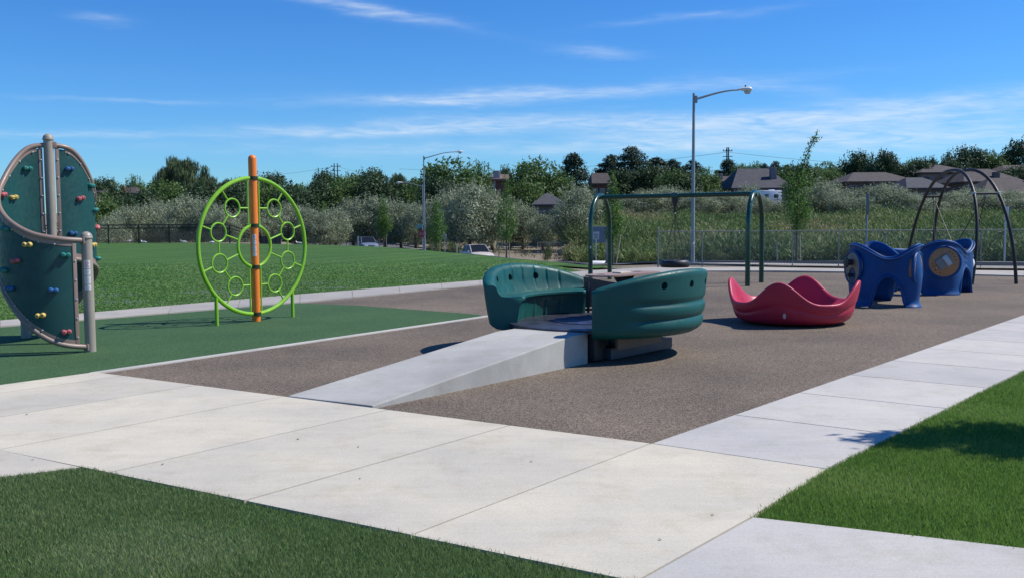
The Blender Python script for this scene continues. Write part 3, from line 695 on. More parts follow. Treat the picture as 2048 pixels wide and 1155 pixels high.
def merry():
    rt = thing('merry_go_round', (MC.x, MC.y, 0), 'round merry-go-round with two curved teal plastic benches at the top of the concrete ramp', 'merry-go-round')
    cl = 1.25
    # deck with a lip, cut flat towards the ramp
    deck = MB().lathe([(.01, .335), (1.02, .335), (1.08, .325), (1.08, .37), (1.06, .376), (.30, .376), (.29, .379), (.01, .379)], (0, 0, 0), 64)
    deck.build('deck', deck_m, rt)
    MB().lathe([(.52, .377), (.52, .384), (.02, .385)], (0, 0, 0), 48).build('deck_centre', mat('deck_blue', (.03, .04, .09), .3, .4, 7, dirt=.3), rt)
    ang = math.atan2(a_.y, a_.x)
    # base frame
    M_ = Matrix.Rotation(ang, 3, 'Z')
    for s in (-1, 1):
        MB().box(M_ @ Vector((0, s * .70, .085)), (1.35, .05, .13), ang).build('frame_beam', frame_m, rt); MB().box(M_ @ Vector((s * .65, 0, .085)), (.05, 1.34, .125), ang).build('frame_beam', frame_m, rt)
        MB().box(M_ @ Vector((0, s * .25, .13)), (1.24, .07, .09), ang).build('frame_beam', frame_m, rt)
    for k in (-.35, -.1, .2, .45): MB().cyl(M_ @ Vector((k, -.66, .10)), M_ @ Vector((k, -.66, .215)), .012, n=8).build('anchor_bolt', zinc, rt)
    MB().lathe([(.30, 0), (.30, .2), (.16, .24), (.16, .33)], (0, 0, 0), 32).build('hub', dark_m, rt)
    for s in (-1, 1): MB().box(M_ @ Vector((-.22, s * .82, .24)), (.95, .035, .19), ang).build('skirt_board', hdpe, rt); MB().box(M_ @ Vector((0, s * .55, .29)), (1.2, .08, .07), ang).build('deck_beam', frame_m, rt)
    MB().box(M_ @ Vector((-.78, -.48, .17)), (.22, .34, .30), ang, bev=.01).build('drive_box', dark_m, rt)
    # benches
    def bench(az0, half, hq):
        NP = 181; rows = []
        for i in range(NP):
            ph = -half + 2 * half * i / (NP - 1); e = abs(ph) / half
            edge = 1 - .10 * max(0, (e - .93) / .07) ** 2
            zt = .85 + .21 * (1 - e ** 2.1)
            g = float(sst((.78 - e) / .26)); 
            def ro(z):     # outer radius with two shallow horizontal grooves
                u = (z - .28) / (zt - .28); base = MR - .075 + .115 * u ** .6
                gro = .020 * math.exp(-((z - .49) / .024) ** 2) + .024 * math.exp(-((z - .675) / .028) ** 2)
                bul = .020 * math.exp(-((z - .40) / .085) ** 2) + .016 * math.exp(-((z - .585) / .07) ** 2)
                return base + g * (bul - gro)
            pr = [(MR - .36, .272), (MR - .20, .278), (MR - .125, .292), (ro(.33) - .026, .325)]
            for z in (.36, .40, .44, .47, .49, .505, .52, .54, .58, .62, .645, .665, .685, .71, .74): pr.append((ro(z), z))
            zr = [.78, .84, .90, .96]
            for k in range(4): z = .745 + (zt - .05 - .745) * (k + 1) / 4.6; pr.append((ro(z), z))
            rt_ = ro(zt - .05)
            pr += [(rt_ + .004, zt - .045), (rt_ - .012, zt - .012), (rt_ - .045, zt), (rt_ - .105, zt - .004), (rt_ - .142, zt - .030)]
            rib = 0.0
            for q in (-33, -24, -15, -5, 5, 15, 24, 33): rib = max(rib, math.exp(-((ph - q) / .6) ** 2))
            pr += [(rt_ - .155 + .012 * rib, zt - .065), (MR - .135 + .018 * rib, .71 + (zt - .775) * .55), (MR - .158 + .010 * rib, .71 + (zt - .775) * .2), (MR - .18, .706)]
            rib2 = 0.0
            for q in (-40, -27, -13, 0, 13, 27, 40): rib2 = max(rib2, math.exp(-((ph - q) / 1.3) ** 2))
            pr += [(MR - .27, .695), (MR - .42, .70), (MR - .465, .698), (MR - .492, .68), (MR - .492, .655), (MR - .46, .635), (MR - .435, .60), (MR - .42 - .012 * rib2, .50), (MR - .40 - .018 * rib2, .386), (MR - .40, .33)]
            a = R(az0 + ph); row = []
            cx = 1.1
            for (r_, z) in pr:
                rm = (MR - .2); r2 = rm + (r_ - rm) * edge
                zz = .5 + (z - .5) * (1 - .03 * max(0, (e - .93) / .07) ** 2)
                row.append((r2 * math.cos(a), r2 * math.sin(a), zz))
            rows.append(row)
        mb = MB().grid(rows, closed_u=True); n = len(rows[0]); mb.f.append(tuple(range(n))[::-1]); mb.f.append(tuple(range((NP - 1) * n, NP * n)))
        o = mb.build('bench', teal_pl, rt, 50, clean=True)
        # finger holes cut right through the back, a dark plug in each stands for the shade inside
        n0 = len(o.data.vertices); cut = MB()
        for q in hq:
            a = R(az0 + q); cut.cyl(((MR - .24) * math.cos(a), (MR - .24) * math.sin(a), .885), ((MR + .3) * math.cos(a), (MR + .3) * math.sin(a), .885), .044, n=24)
        co = cut.build('cutter', teal_pl, rt, None)
        bmod = o.modifiers.new('holes', 'BOOLEAN'); bmod.object = co; bmod.operation = 'DIFFERENCE'; bmod.solver = 'EXACT'; bmod.use_self = True
        bpy.context.view_layer.update(); me = bpy.data.meshes.new_from_object(o.evaluated_get(bpy.context.evaluated_depsgraph_get()))
        o.modifiers.clear()
        if len(me.vertices) > n0: o.data = me; me.set_sharp_from_angle(angle=R(48))
        bpy.data.objects.remove(co)
        for q in hq:
            a = R(az0 + q); d_ = Vector((math.cos(a), math.sin(a), 0)); e_ = d_ * (MR - .085) + Vector((0, 0, .885)); M2, _ = orient(e_, e_ + d_)
            MB().lathe([(.0435, 0), (.0435, .055), (.001, .0552)], e_, 18, M2).build('hole_shade_plug', mat('hole_dark', (.008, .02, .02), .8), rt)
        return o
    bench(141, 49, (-16, 8, 29)); bench(-38.5, 57.5, (-21.5, -1.5, 18.5))
    # table and its pedestal
    tcx, tcy = .42, .40; rows = []; pts = []
    for k in range(40):
        t = 2 * math.pi * k / 40; u = .66 * math.copysign(abs(math.cos(t)) ** .7, math.cos(t)); w = .33 * math.copysign(abs(math.sin(t)) ** .8, math.sin(t)) * (1 - .32 * (1 - (u / .66) ** 2))
        p = M_ @ Vector((u, w, 0)); pts.append((p.x + tcx, p.y + tcy))
    tb = MB().poly(pts, .925, .945).build('table_top', mat('table_board', (.30, .205, .155), .55, .1, 5), rt)
    for u in (-.45, .38):
        p = M_ @ Vector((u, .04, 0)); MB().lathe([(.055, .9455), (.055, .9475)], (p.x + tcx, p.y + tcy, 0), 16).build('cup_recess', dark_m, tb)
    p = M_ @ Vector((-.0, .03, 0)); MB().box((p.x + tcx, p.y + tcy, .955), (.24, .13, .016), ang).build('game_tile', mat('cream_tile', (.6, .55, .45), .5), tb)
    MB().lathe([(.10, .38), (.09, .40), (.07, .60), (.075, .80), (.15, .924)], (tcx, tcy, 0), 14).build('pedestal', dark_m, rt)
    # brown back board closing the far gap, with an arched slot above its lower strip
    for lo in (False, True):
        rows = []
        for k in range(41):
            u = -1 + 2 * k / 40; az = R(54 + 38 * u); w_ = (1 - u * u)
            zb, zt = (.386, .42) if lo else (.435 + .03 * w_, .86 - .10 * w_)
            rows.append([(r_ * math.cos(az), r_ * math.sin(az), z) for r_, z in ((1.17, zb), (1.17, zt), (1.19, zt), (1.19, zb))])
        mb = MB().grid(rows, closed_u=True); mb.f.append((0, 1, 2, 3)); mb.f.append((163, 162, 161, 160)); mb.build('back_board', hdpe_d, rt)
    # grey steel arms that carry the board
    for az in (20, 89):
        a = R(az); MB().cyl((1.15 * math.cos(a), 1.15 * math.sin(a), .36), (1.16 * math.cos(a), 1.16 * math.sin(a), .78), .02, n=8).build('support_arm', frame_m, rt)
merry()
# ------------------------------------------------------------------ 4. red spinner bowl
def bowl():
    c = (4.45, 15.02); rt = thing('spinner_bowl', (c[0], c[1], 0), 'red plastic four-peaked spinning bowl standing on the brown rubber', 'spinner')
    th0 = R(-118); N_ = 144; rows = []
    def bumpw(x): return (.5 + .5 * math.cos(x))
    for i in range(N_):
        th = 2 * math.pi * i / N_; w = bumpw(4 * (th - th0)) ** 1.8; zr = .350 + .335 * w
        Rr = .965 + .055 * w
        sw = .25 + .06 * math.cos(4 * (th - th0)); pr = [(.0001, .012), (.50, .014), (.74, .022), (.81, .045)]
        for k in range(1, 13):
            u = k / 13; z = .055 + (zr - .03 - .055) * u; r_ = .83 + (Rr - .83) * (u ** .55)
            r_ -= .022 * math.exp(-((z - sw) / .022) ** 2); pr.append((r_, z))
        pr += [(Rr, zr - .02), (Rr - .008, zr), (Rr - .03, zr + .006), (Rr - .055, zr - .004)]
        rid = math.exp(-((((th - th0 - math.pi / 4 + math.pi / 4) % (math.pi / 2)) - math.pi / 4) / .085) ** 2)
        zf = .17
        for u in (.15, .35, .6, .85, 1.0):
            z = (zr - .03) + (zf - (zr - .03)) * u; pr.append((Rr - .075 - .14 * u ** 1.2 - .17 * rid * math.sin(min(1, u * 1.2) * math.pi * .5), z))
        pr += [(.62, .17), (.45, .15), (.2, .15), (.0001, .15)]
        rows.append([(r_ * math.cos(th), r_ * math.sin(th), z) for r_, z in pr])
    m = MB().grid(rows, closed_v=True).build('bowl', red_pl, rt, 60, clean=True); subsurf(m, 1)
    MB().lathe([(.30, 0), (.30, .05)], (0, 0, 0), 24).build('base_hub', dark_m, rt)
    # small grey oval label on the front
    th = R(-113.5); mb = MB(); rows = []
    M2, _ = orient((0, 0, 0), (math.cos(th), math.sin(th), -.42))
    e = Vector((.934 * math.cos(th), .934 * math.sin(th), .185))
    mb.lathe([(.023, 0), (.023, .003), (.001, .0032)], (0, 0, 0), 20, M2)
    for i in range(len(mb.v)):
        v = Vector(mb.v[i]); mb.v[i] = (e.x + v.x, e.y + v.y, e.z + v.z * 1.9)
    mb.build('oval_label', mat('label_grey', (.5, .42, .45), .5), rt)
bowl()
# ------------------------------------------------------------------ 5. blue crawl pods
def pod_mesh(R0, ky, az, hole_lobe, parent, low=None):
    """three-lobed wavy wall; lobes at az, az+120, az+240"""
    N_ = 300; M_ = 22; rows = []
    def rad(d): return R0 * (.87 + .13 * math.cos(3 * d))
    def xy(d, off=0):
        a = R(az) + d; r_ = rad(d) + off; return r_ * math.cos(a), r_ * math.sin(a) * ky
    def top(d):
        k = .26
        if low is not None:
            dd = abs((d - R(120 * low) + math.pi) % (2 * math.pi) - math.pi); k = .26 if dd > R(60) else .04
        return .90 + k * (.5 + .5 * math.cos(3 * d)) ** 1.1
    def botz(d):
        s = abs(((3 * d + math.pi * 2) % (2 * math.pi)) - math.pi) / 3     # distance from the nearest saddle
        w = .54
        return .56 * math.sqrt(max(0, 1 - (s / w) ** 2)) if s < w else 0.0
    for i in range(N_):
        d = 2 * math.pi * i / N_; zt, zb = top(d), botz(d); row = []
        for k in range(M_ + 1):
            z = zb + (zt - zb) * k / M_
            fl = .06 * math.exp(-(z / .05)) if zb < .35 else .0
            bul = .05 * math.sin(math.pi * min(1, max(0, (z - .1) / .9))) * (.5 + .5 * math.cos(3 * d))
            lip = .035 * math.exp(-((z - zt) / .035) ** 2) + .03 * math.exp(-((z - zb) / .03) ** 2) * (1 if zb > 0 else 0)
            x, y = xy(d, fl + bul + lip); row.append((x, y, z))
        rows.append(row)
    n = M_ + 1; mb = MB(); mb.v = [p for r_ in rows for p in r_]
    hd = R(120 * hole_lobe) if hole_lobe is not None else None
    for i in range(N_):
        for k in range(M_):
            if hd is not None:
                d = 2 * math.pi * (i + .5) / N_; dd = (d - hd + math.pi) % (2 * math.pi) - math.pi
                z = (rows[i][k][2] + rows[i][k + 1][2]) / 2
                if math.hypot(dd * R0 * 1.0, z - .72) < .25: continue
            mb.f.append((i * n + k, ((i + 1) % N_) * n + k, ((i + 1) % N_) * n + k + 1, i * n + k + 1))
    o = mb.build('pod_wall', blue_pl, parent, 70)
    s = o.modifiers.new('sol', 'SOLIDIFY'); s.thickness = .055; s.offset = -1; subsurf(o, 1)
    return xy, top
def disc_panel(parent, c, nrm, r_, m, kind):
    M_, _ = orient(c, Vector(c) + Vector(nrm)); c = Vector(c)
    MB().tube([M_ @ Vector(((r_ + .018) * math.cos(t), (r_ + .018) * math.sin(t), 0)) + c for t in np.linspace(0, 2 * math.pi, 48, endpoint=False)], .03, 8, closed=True).build('panel_rim', blue_pl, parent)
    pn = MB().lathe([(.001, -.08), (r_ + .01, -.08), (r_ + .01, .008), (r_ - .006, .016), (.001, .016)], c, 40, M_).build('play_panel', m, parent)
    nr = Vector(nrm).normalized(); side = Vector((0, 0, 1)).cross(nr).normalized(); up = nr.cross(side)
    L_ = lambda a, b, h: c + side * a + up * b + nr * h
    rot = Matrix((side, up, nr)).transposed()
    if kind == 'book':
        r2 = rot @ Matrix.Rotation(R(35), 3, 'Z')
        b = MB().box(L_(.0, 0, .04), (.30, .24, .05), rot=r2, bev=.01).build('metal_flap', mat('flap_grey', (.24, .23, .215), .5, .1, spec=.3), pn)
        MB().box(L_(.045, .035, .072), (.10, .23, .03), rot=r2, bev=.008).build('flap_hinge', mat('flap_steel', (.42, .45, .48), .4, .05, metal=.4), b)
        for t in (65, 48, 30, 12, 190, 205, 225, 250):
            q = L_(.235 * math.cos(R(t)), .235 * math.sin(R(t)), .0); MB().cyl(q, q + nr * .019, .013, n=10).build('peg_hole', dark_m, pn)
        rivets(pn, [L_(-.15, -.12, .016)], .022, zinc); rivets(pn, [L_(-.19, .09, .016), L_(.0, .2, .016)], .011, zinc)
    elif kind == 'tubes':
        k = MB(); k.cyl(L_(0, .10, -.0), L_(0, .10, .16), .055, n=14); k.lathe([(.085, .0), (.10, .012), (.10, .03), (.085, .035)], L_(0, .10, .12), 16, M_); k.build('knob', dark_m, pn)
        MB().cyl(L_(.02, -.14, 0), L_(.02, -.14, .12), .035, n=12).build('knob', dark_m, pn)
        MB().lathe([(.10, .0165), (.12, .024), (.14, .0165)], L_(0, -.14, 0), 24, M_).build('groove_ring', dark_m, pn)
    elif kind == 'plain':
        for (a, b) in ((.05, -.1), (-.08, -.05), (.04, .12)): q = L_(a, b, 0); MB().cyl(q, q + nr * .019, .014, n=10).build('peg_hole', dark_m, pn)
def bolts(parent, xy, az, top, sad):
    pts = []
    for dd in (-.14, .14):
        for z in (.60, .70, .80):
            x, y = xy(R(sad) + dd * .6, .012); pts.append((x, y, z))
    rivets(parent, pts, .013, zinc)
    MB().tube([(*xy(d, .052), top(d) - .02) for d in np.linspace(0, 2 * math.pi, 160, endpoint=False)], .011, 6, closed=True).build('rope_edge', mat('blue_light', (.03, .11, .34), .4), parent)
def pods():
    g = 'blue crawl pods'
    L1 = (7.12, 18.25); rt = thing('crawl_pod', (L1[0], L1[1], 0), 'blue plastic crawl pod on arched legs behind the red bowl', 'play pod', group=g)
    R0, ky, az = .59, 1.72, 188
    xy, top = pod_mesh(R0, ky, az, 2, rt)
    tn = hdpe_d
    pm = mat('tan_panel', (.30, .20, .13), .5, .12, 6)
    for i, kind in ((0, 'tubes'), (1, 'plain')):
        x, y = xy(R(120 * i), (.03 if i == 0 else -.018)); a = R(az + 120 * i)
        nn = (math.cos(R(188)), math.sin(R(188)) * .8, .0) if i == 0 else (.80, -.60, 0)
        disc_panel(rt, (x, y, .70), nn, .29, pm if i == 0 else hdpe_d, kind)  # right tan panel takes the darker board colour to stand for its shade
    x, y = xy(R(240), .03); M_, _ = orient((0, 0, 0), (math.cos(R(68)), math.sin(R(68)), 0))
    MB().tube([M_ @ Vector((.262 * math.cos(t), .262 * math.sin(t), -.03)) + Vector((x, y, .72)) for t in np.linspace(0, 2 * math.pi, 40, endpoint=False)], .045, 8, closed=True).build('window_rim', blue_pl, rt)
    bolts(rt, xy, az, top, 180)
    L2 = (9.32, 20.95); rt = thing('crawl_pod', (L2[0], L2[1], 0), 'blue plastic crawl pod with a round tan panel and grey metal flap', 'play pod', group=g)
    R0, ky, az = .87, 1.0, 258
    xy, top = pod_mesh(R0, ky, az, 1, rt, 2)
    for i, kind, m in ((0, 'book', mat('orange_tan_panel', (.42, .20, .08), .5, .1, 6)),):
        x, y = xy(R(120 * i), .045); a = R(az + 120 * i); disc_panel(rt, (x, y, .70), (math.cos(a), math.sin(a), .02), .31, m, kind)
    bolts(rt, xy, az, top, 60)
    # chrome mirror dome sticking out of the right-hand lobe
    x, y = xy(R(120), .05); a = R(az + 120)
    mb = MB(); M_, _ = orient((0, 0, 0), (math.cos(a), math.sin(a), 0)); mb.lathe([(.16, 0), (.15, .05), (.11, .10), (.05, .13), (.001, .14)], (x, y, .62), 20, M_); mb.build('dome', mat('polished_steel', (.75, .76, .78), .22), rt)
pods()
# ------------------------------------------------------------------ 6. tyre swing frame
def arch_pts(a, b, h, n=30, rx=None):
    """inverted U from foot a to foot b"""
    a = Vector((*a, -.02)); b = Vector((*b, -.02)); w = (b - a).length / 2; d = (b - a).normalized(); m = (a + b) / 2
    P = [a, a.lerp(a + Vector((0, 0, h - w * 1.15)), .5)]
    for t in np.linspace(math.pi, 0, n):
        P.append(m + d * w * math.cos(t) + Vector((0, 0, h - w * 1.15 + w * 1.15 * math.sin(t))))
    return P + [b.lerp(b + Vector((0, 0, h - w * 1.15)), .5), b]
def tyre_frame():
    La, Lb = Vector((2.07, 25.0)), Vector((2.72, 26.4)); Ra, Rb = Vector((5.79, 23.3)), Vector((6.47, 24.6))
    c = (La + Lb + Ra + Rb) / 4; rt = thing('swing_frame', (c.x, c.y, 0), 'dark green tubular frame with one beam behind the merry-go-round', 'swing frame')
    for (a, b, h) in ((La, Lb, 2.32), (Ra, Rb, 2.34)):
        MB().tube(arch_pts(tuple(a - c), tuple(b - c), h), .062, 16).build('arch', green_p, rt)
    p, q = (La + Lb) / 2 - c, (Ra + Rb) / 2 - c
    MB().cyl((p.x, p.y, 2.25), (q.x, q.y, 2.27), .058, n=16).build('beam', green_p, rt)
    for e in (p, q):
        d = (q - p).normalized(); M2 = Matrix.Rotation(math.atan2(d.y, d.x), 3, 'Z')
        MB().box((e.x, e.y, 2.27), (.12, .20, .17), math.atan2(d.y, d.x), bev=.03).build('clamp', green_p, rt)
    MB().box((La.x - c.x, La.y - c.y - .064, .93), (.035, .004, .06)).build('sticker', white_m, rt)
    # hanger and tyre
    m = (p + q) / 2; mx, my = m.x + c.x, m.y + c.y
    MB().box((m.x, m.y, 2.25), (.19, .15, .15), math.atan2(q.y - p.y, q.x - p.x), bev=.02).build('hanger_clamp', green_p, rt)
    sw = thing('tyre_swing', (mx, my, .40), 'black tyre hanging flat on chains under the green beam', 'tyre swing')
    MB().lathe([(.06, 1.79), (.09, 1.77), (.085, 1.68), (.05, 1.62), (.035, 1.56), (.03, 1.45), (.012, 1.42)], (0, 0, 0), 14).build('swivel', dark_m, sw)
    MB().sphere((0, 0, 1.40), .026, 10).build('hook', zinc, sw)
    prof = [(.20, .15), (.19, .10), (.20, .05), (.27, .005), (.345, .0), (.375, .03), (.385, .09), (.375, .15), (.345, .18), (.27, .175), (.20, .15)]
    mb = MB(); mb.lathe(prof, (0, 0, 0), 40); mb.f = mb.f[:-2]; mb.build('tyre', rubber_t, sw, 40)
    for k in range(3):
        a = R(200 + 120 * k); e = Vector((.30 * math.cos(a), .30 * math.sin(a), .17)); s = Vector((0, 0, 1.39)); L_ = (e - s).length; n = int(L_ / .042); ch = MB()
        for j in range(n):
            t0, t1 = s.lerp(e, j / n), s.lerp(e, (j + 1.25) / n); dr = (t1 - t0).normalized(); sd = dr.cross(Vector((1, 0, 0)) if j % 2 else Vector((0, 1, 0))).normalized()
            ch.tube([t0 + sd * .006, (t0 + t1) / 2 + sd * .013, t1 + sd * .006, t1 - sd * .006, (t0 + t1) / 2 - sd * .013, t0 - sd * .006], .0055, 5, closed=True)
        ch.build('chain', dark_m, sw)
        MB().sphere(e, .022, 8).build('eye_bolt', zinc, sw)
tyre_frame()
# ------------------------------------------------------------------ 7. bronze arched swing
def bow_swing():
    c = Vector((11.9, 25.6)); rt = thing('arched_swing_frame', (c.x, c.y, 0), 'dark bronze frame of two tall leaning arches at the right edge', 'swing frame')
    feet = [((11.28, 23.25), (11.55, 27.9)), ((12.45, 23.4), (12.42, 27.9))]; tops = [Vector((11.78, 25.55, 2.90)), Vector((12.18, 25.55, 2.90))]
    arcs = []
    for (a, b), tp in zip(feet, tops):
        a3 = Vector((*a, -.02)); b3 = Vector((*b, -.02)); mid = (a3 + b3) / 2; P = []
        for t in np.linspace(0, math.pi, 49):
            u = math.cos(t); s = math.sin(t)
            P.append(mid + (a3 - mid) * math.copysign(abs(u) ** .86, u) + (tp - mid) * s ** .9)
        P = [p - Vector((c.x, c.y, 0)) for p in P]; arcs.append(P); MB().tube(P, .042, 12).build('arch', bronze, rt)
    bars = []
    for side in (0, 1):
        def at(P, z):
            rng = range(0, 24) if side == 0 else range(48, 24, -1)
            return min((P[i] for i in rng), key=lambda p: abs(p.z - z))
        p, q = at(arcs[0], 2.28), at(arcs[1], 2.28); MB().cyl(p, q, .034, n=10).build('cross_bar', bronze, rt); bars.append((p + q) / 2)
        for e in (p, q): MB().lathe([(.045, -.04), (.052, -.035), (.052, .035), (.045, .04)], e, 12).build('clamp', steel if side == 0 else bronze, rt)
    sw = thing('dish_swing', (c.x, c.y, .55), 'dark round dish swing hanging on ropes between the bronze arches', 'swing')
    MB().lathe([(.001, -.08), (.25, -.06), (.44, -.01), (.50, .05), (.515, .04), (.46, -.04), (.26, -.10), (.001, -.12)], (0, 0, 0), 32).build('seat', dark_m, sw)
    MB().tube([(.5 * math.cos(t), .5 * math.sin(t), .05) for t in np.linspace(0, 2 * math.pi, 40, endpoint=False)], .035, 8, closed=True).build('seat_rim', mat('rim_grey', (.10, .11, .12), .5), sw)
    for b in bars:
        top = b - Vector((0, 0, .55))
        for s in (-1, 1):
            e = Vector((s * .30, .40 * (1 if b.y > 0 else -1), .06)); MB().cyl(top, e, .011, n=6).build('rope', dark_m, sw)
        MB().sphere(top - Vector((0, 0, .05)), .035, 8).build('swivel', zinc, sw)
bow_swing()
# ------------------------------------------------------------------ fences
def chain_fence(name, pts, h, step, label, rail_m, wire_m, cell, wire_r, mid=None, end_cap=True, group=None, dark=False, post_r=.024):
    o = Vector((pts[0][0], pts[0][1], Z(*pts[0]))); rt = thing(name, tuple(o), label, 'fence', group=group)
    path = [Vector(p) for p in pts]; P = []
    for a, b in zip(path, path[1:]):
        n = max(1, round((b - a).length / step))
        for j in range(n): P.append(a.lerp(b, j / n))
    P.append(path[-1])
    def gz(p): return Z(p.x, p.y) - o.z
    for i, p in enumerate(P):
        e = (i == 0 and end_cap); z = gz(p); hh = h + (.10 if e else .0)
        mb = MB().cyl((p.x - o.x, p.y - o.y, z - .05), (p.x - o.x, p.y - o.y, z + hh), post_r * (1.5 if e else 1), n=8)
        if e: mb.sphere((p.x - o.x, p.y - o.y, z + hh), post_r * 2.1, 10)
        mb.build('post', rail_m, rt)
    MB().tube([(p.x - o.x, p.y - o.y, gz(p) + h) for p in P], post_r * .85, 8).build('top_rail', rail_m, rt)
    if mid: MB().tube([(p.x - o.x, p.y - o.y, gz(p) + mid) for p in P], post_r * .7, 6).build('mid_rail', rail_m, rt)
    mb = MB()
    for a, b in zip(P, P[1:]):
        L_ = (b - a).length; d = (b - a).normalized(); za, zb = gz(a), gz(b)
        for sg in (1, -1):
            s = -h
            while s < L_:
                # diagonal from (s,0) up to (s+h,h), clipped to the bay
                u0, u1 = max(s, 0), min(s + h, L_)
                if u1 > u0:
                    v0, v1 = u0 - s, u1 - s
                    if sg < 0: v0, v1 = h - v0, h - v1
                    p0 = a + d * u0; p1 = a + d * u1; z0 = za + (zb - za) * u0 / L_ + v0 + .02; z1 = za + (zb - za) * u1 / L_ + v1 + .02
                    mb.cyl((p0.x - o.x, p0.y - o.y, min(z0, za + h)), (p1.x - o.x, p1.y - o.y, min(z1, za + h)), wire_r, n=3, caps=False)
                s += cell
    mb.build('wire_mesh', wire_m, rt, None)
    return rt
wire_g = mat('wire_grey', (.24, .25, .25), .5, .1, 8, metal=.2)
blk = mat('black_coating', (.015, .016, .018), .55, .1)
chain_fence('chain_link_fence', [(5.05, 32.8), (16.9, 31.0), (26, 29.6)], 1.24, 1.53, 'low galvanised chain-link fence at the far edge of the rubber', mat('fence_pipe', (.20, .215, .215), .55, .12, 5, metal=.2), wire_g, .095, .0034, post_r=.019)
chain_fence('black_fence', [(-21.0, 79.4), (-36, 79.0), (-52, 78.6)], 1.55, 2.7, 'long black chain-link fence behind the lawn on the left', blk, blk, .22, .010, mid=1.28, end_cap=False, post_r=.05)
def slat_fence():
    a, b = Vector((-20.9, 79.4)), Vector((-19.3, 79.4)); rt = thing('slatted_fence', (a.x, a.y, Z(a.x, a.y)), 'solid dark grey slatted fence panels beyond the lime ring climber', 'fence')
    L_ = (b - a).length; ang = math.atan2(b.y - a.y, b.x - a.x); d = (b - a).normalized(); m_ = mat('slat_dark', (.05, .052, .055), .6, .15, 8)
    for i in range(5):
        p = d * (L_ * i / 4); MB().box((p.x, p.y, .72), (.08, .08, 1.7), ang).build('post', blk, rt)
        if i < 4:
            mb = MB()
            for k in range(13): q = d * (L_ * (i + .06 + k * .0725) / 4); mb.box((q.x, q.y, .72), (.026, .02, 1.45), ang)
            mb.build('panel', m_, rt, None)
slat_fence()
def small_fence():
    Y = 92; x0, x1 = DX(1075, Y), DX(1122, Y); z = Z(x0, Y)
    chain_fence('roadside_fence', [(x0, Y), (x1, Y - 1)], 1.15, 1.2, 'short wire fence beside the dark utility cabinet on the dirt lot', steel, wire_g, .25, .008, end_cap=False)
    x = DX(1133, Y); rt = thing('utility_cabinet', (x, Y - 1, Z(x, Y - 1)), 'dark grey utility cabinet at the end of the short wire fence', 'cabinet')
    gm = mat('cabinet_grey', (.07, .08, .09), .5, .1)
    MB().box((0, 0, .62), (1.1, .8, 1.2), bev=.03).build('housing', gm, rt); MB().box((0, -.405, .62), (.9, .02, 1.0), bev=.006).build('door', gm, rt)
    MB().box((0, 0, 1.24), (1.2, .9, .06), bev=.01).build('lid', mat('cabinet_lid', (.2, .21, .22), .4), rt)
small_fence()
# ------------------------------------------------------------------ street lamps
def street_lamp(x, y, h, arm, side, label, group='street lamps', z=None, head=.75, drop=0):
    z = Z(x, y) if z is None else z; rt = thing('street_lamp', (x, y, z), label, 'street lamp', group=group)
    pm = mat('lamp_steel', (.25, .29, .31), .5, .1, 3, metal=.3)
    MB().cyl((0, 0, 0), (0, 0, h), .078, .046, 16).build('pole', pm, rt)
    MB().box((0, 0, .03), (.34, .34, .05), bev=.01).build('base_plate', pm, rt)
    MB().sphere((.0, -.10, .75), .045, 8).build('hand_hole', zinc, rt)
    P = []
    for t in np.linspace(0, 1, 16):
        P.append((side * arm * t, 0, h - .22 + .20 * arm * math.sin(t * math.pi / 2) ** 1.2))
    ar = MB().tube(P, [.045 - .018 * i / 15 for i in range(16)], 10).build('arm', pm, rt)
    MB().box((side * .07, 0, h - .22), (.12, .14, .26), bev=.02).build('arm_bracket', pm, rt)
    e = P[-1]; hm = mat('lamp_housing', (.62, .65, .66), .4, .05)
    hd = MB(); rows = []
    for t in np.linspace(0, 1, 12):
        r_ = .05 + .11 * math.sin(min(1, t * 1.25) * math.pi / 2) * (1 if t < .8 else math.cos((t - .8) / .2 * 1.2)); cx = e[0] + side * (t * head - .02)
        rows.append([(cx, r_ * 1.15 * math.cos(a), e[2] + .02 + (r_ * .62 if math.sin(a) > 0 else r_ * .42) * math.sin(a)) for a in np.linspace(0, 2 * math.pi, 16, endpoint=False)])
    hd.grid(rows, closed_u=True); hd.f += [tuple(range(16)), tuple(range(11 * 16, 12 * 16))]
    ho = hd.build('lamp_head', hm, rt, 60, clean=True)
    MB().lathe([(.001, -.13), (.09, -.11), (.125, -.05), (.13, 0)], (e[0] + side * head * .66, 0, e[2] - .03), 16).build('lens', mat('lens', (.45, .47, .46), .2), ho)
    MB().lathe([(.03, 0), (.03, .06), (.001, .065)], (e[0] + side * head * .5, 0, e[2] + .11), 10).build('photocell', dark_m, ho)
    return rt
Y = 35.4; street_lamp(DX(1386, Y), Y, DZ(1387, 187, Y), 1.65, 1, 'tall street lamp rising behind the chain-link fence above the green beam', z=0, head=.5)
Y = 85; z = Z(DX(849, Y), Y); street_lamp(DX(849, Y), Y, DZ(848, 312, Y) - z, 2.7, 1, 'street lamp with its arm reaching right above the tall silver-leaved trees', head=.8)
Y = 104; z = Z(DX(846, Y), Y); street_lamp(DX(846, Y), Y, DZ(845, 369, Y) - z, 2.1, -1, 'lower farther street lamp with its arm reaching left over the bushes', head=.7)
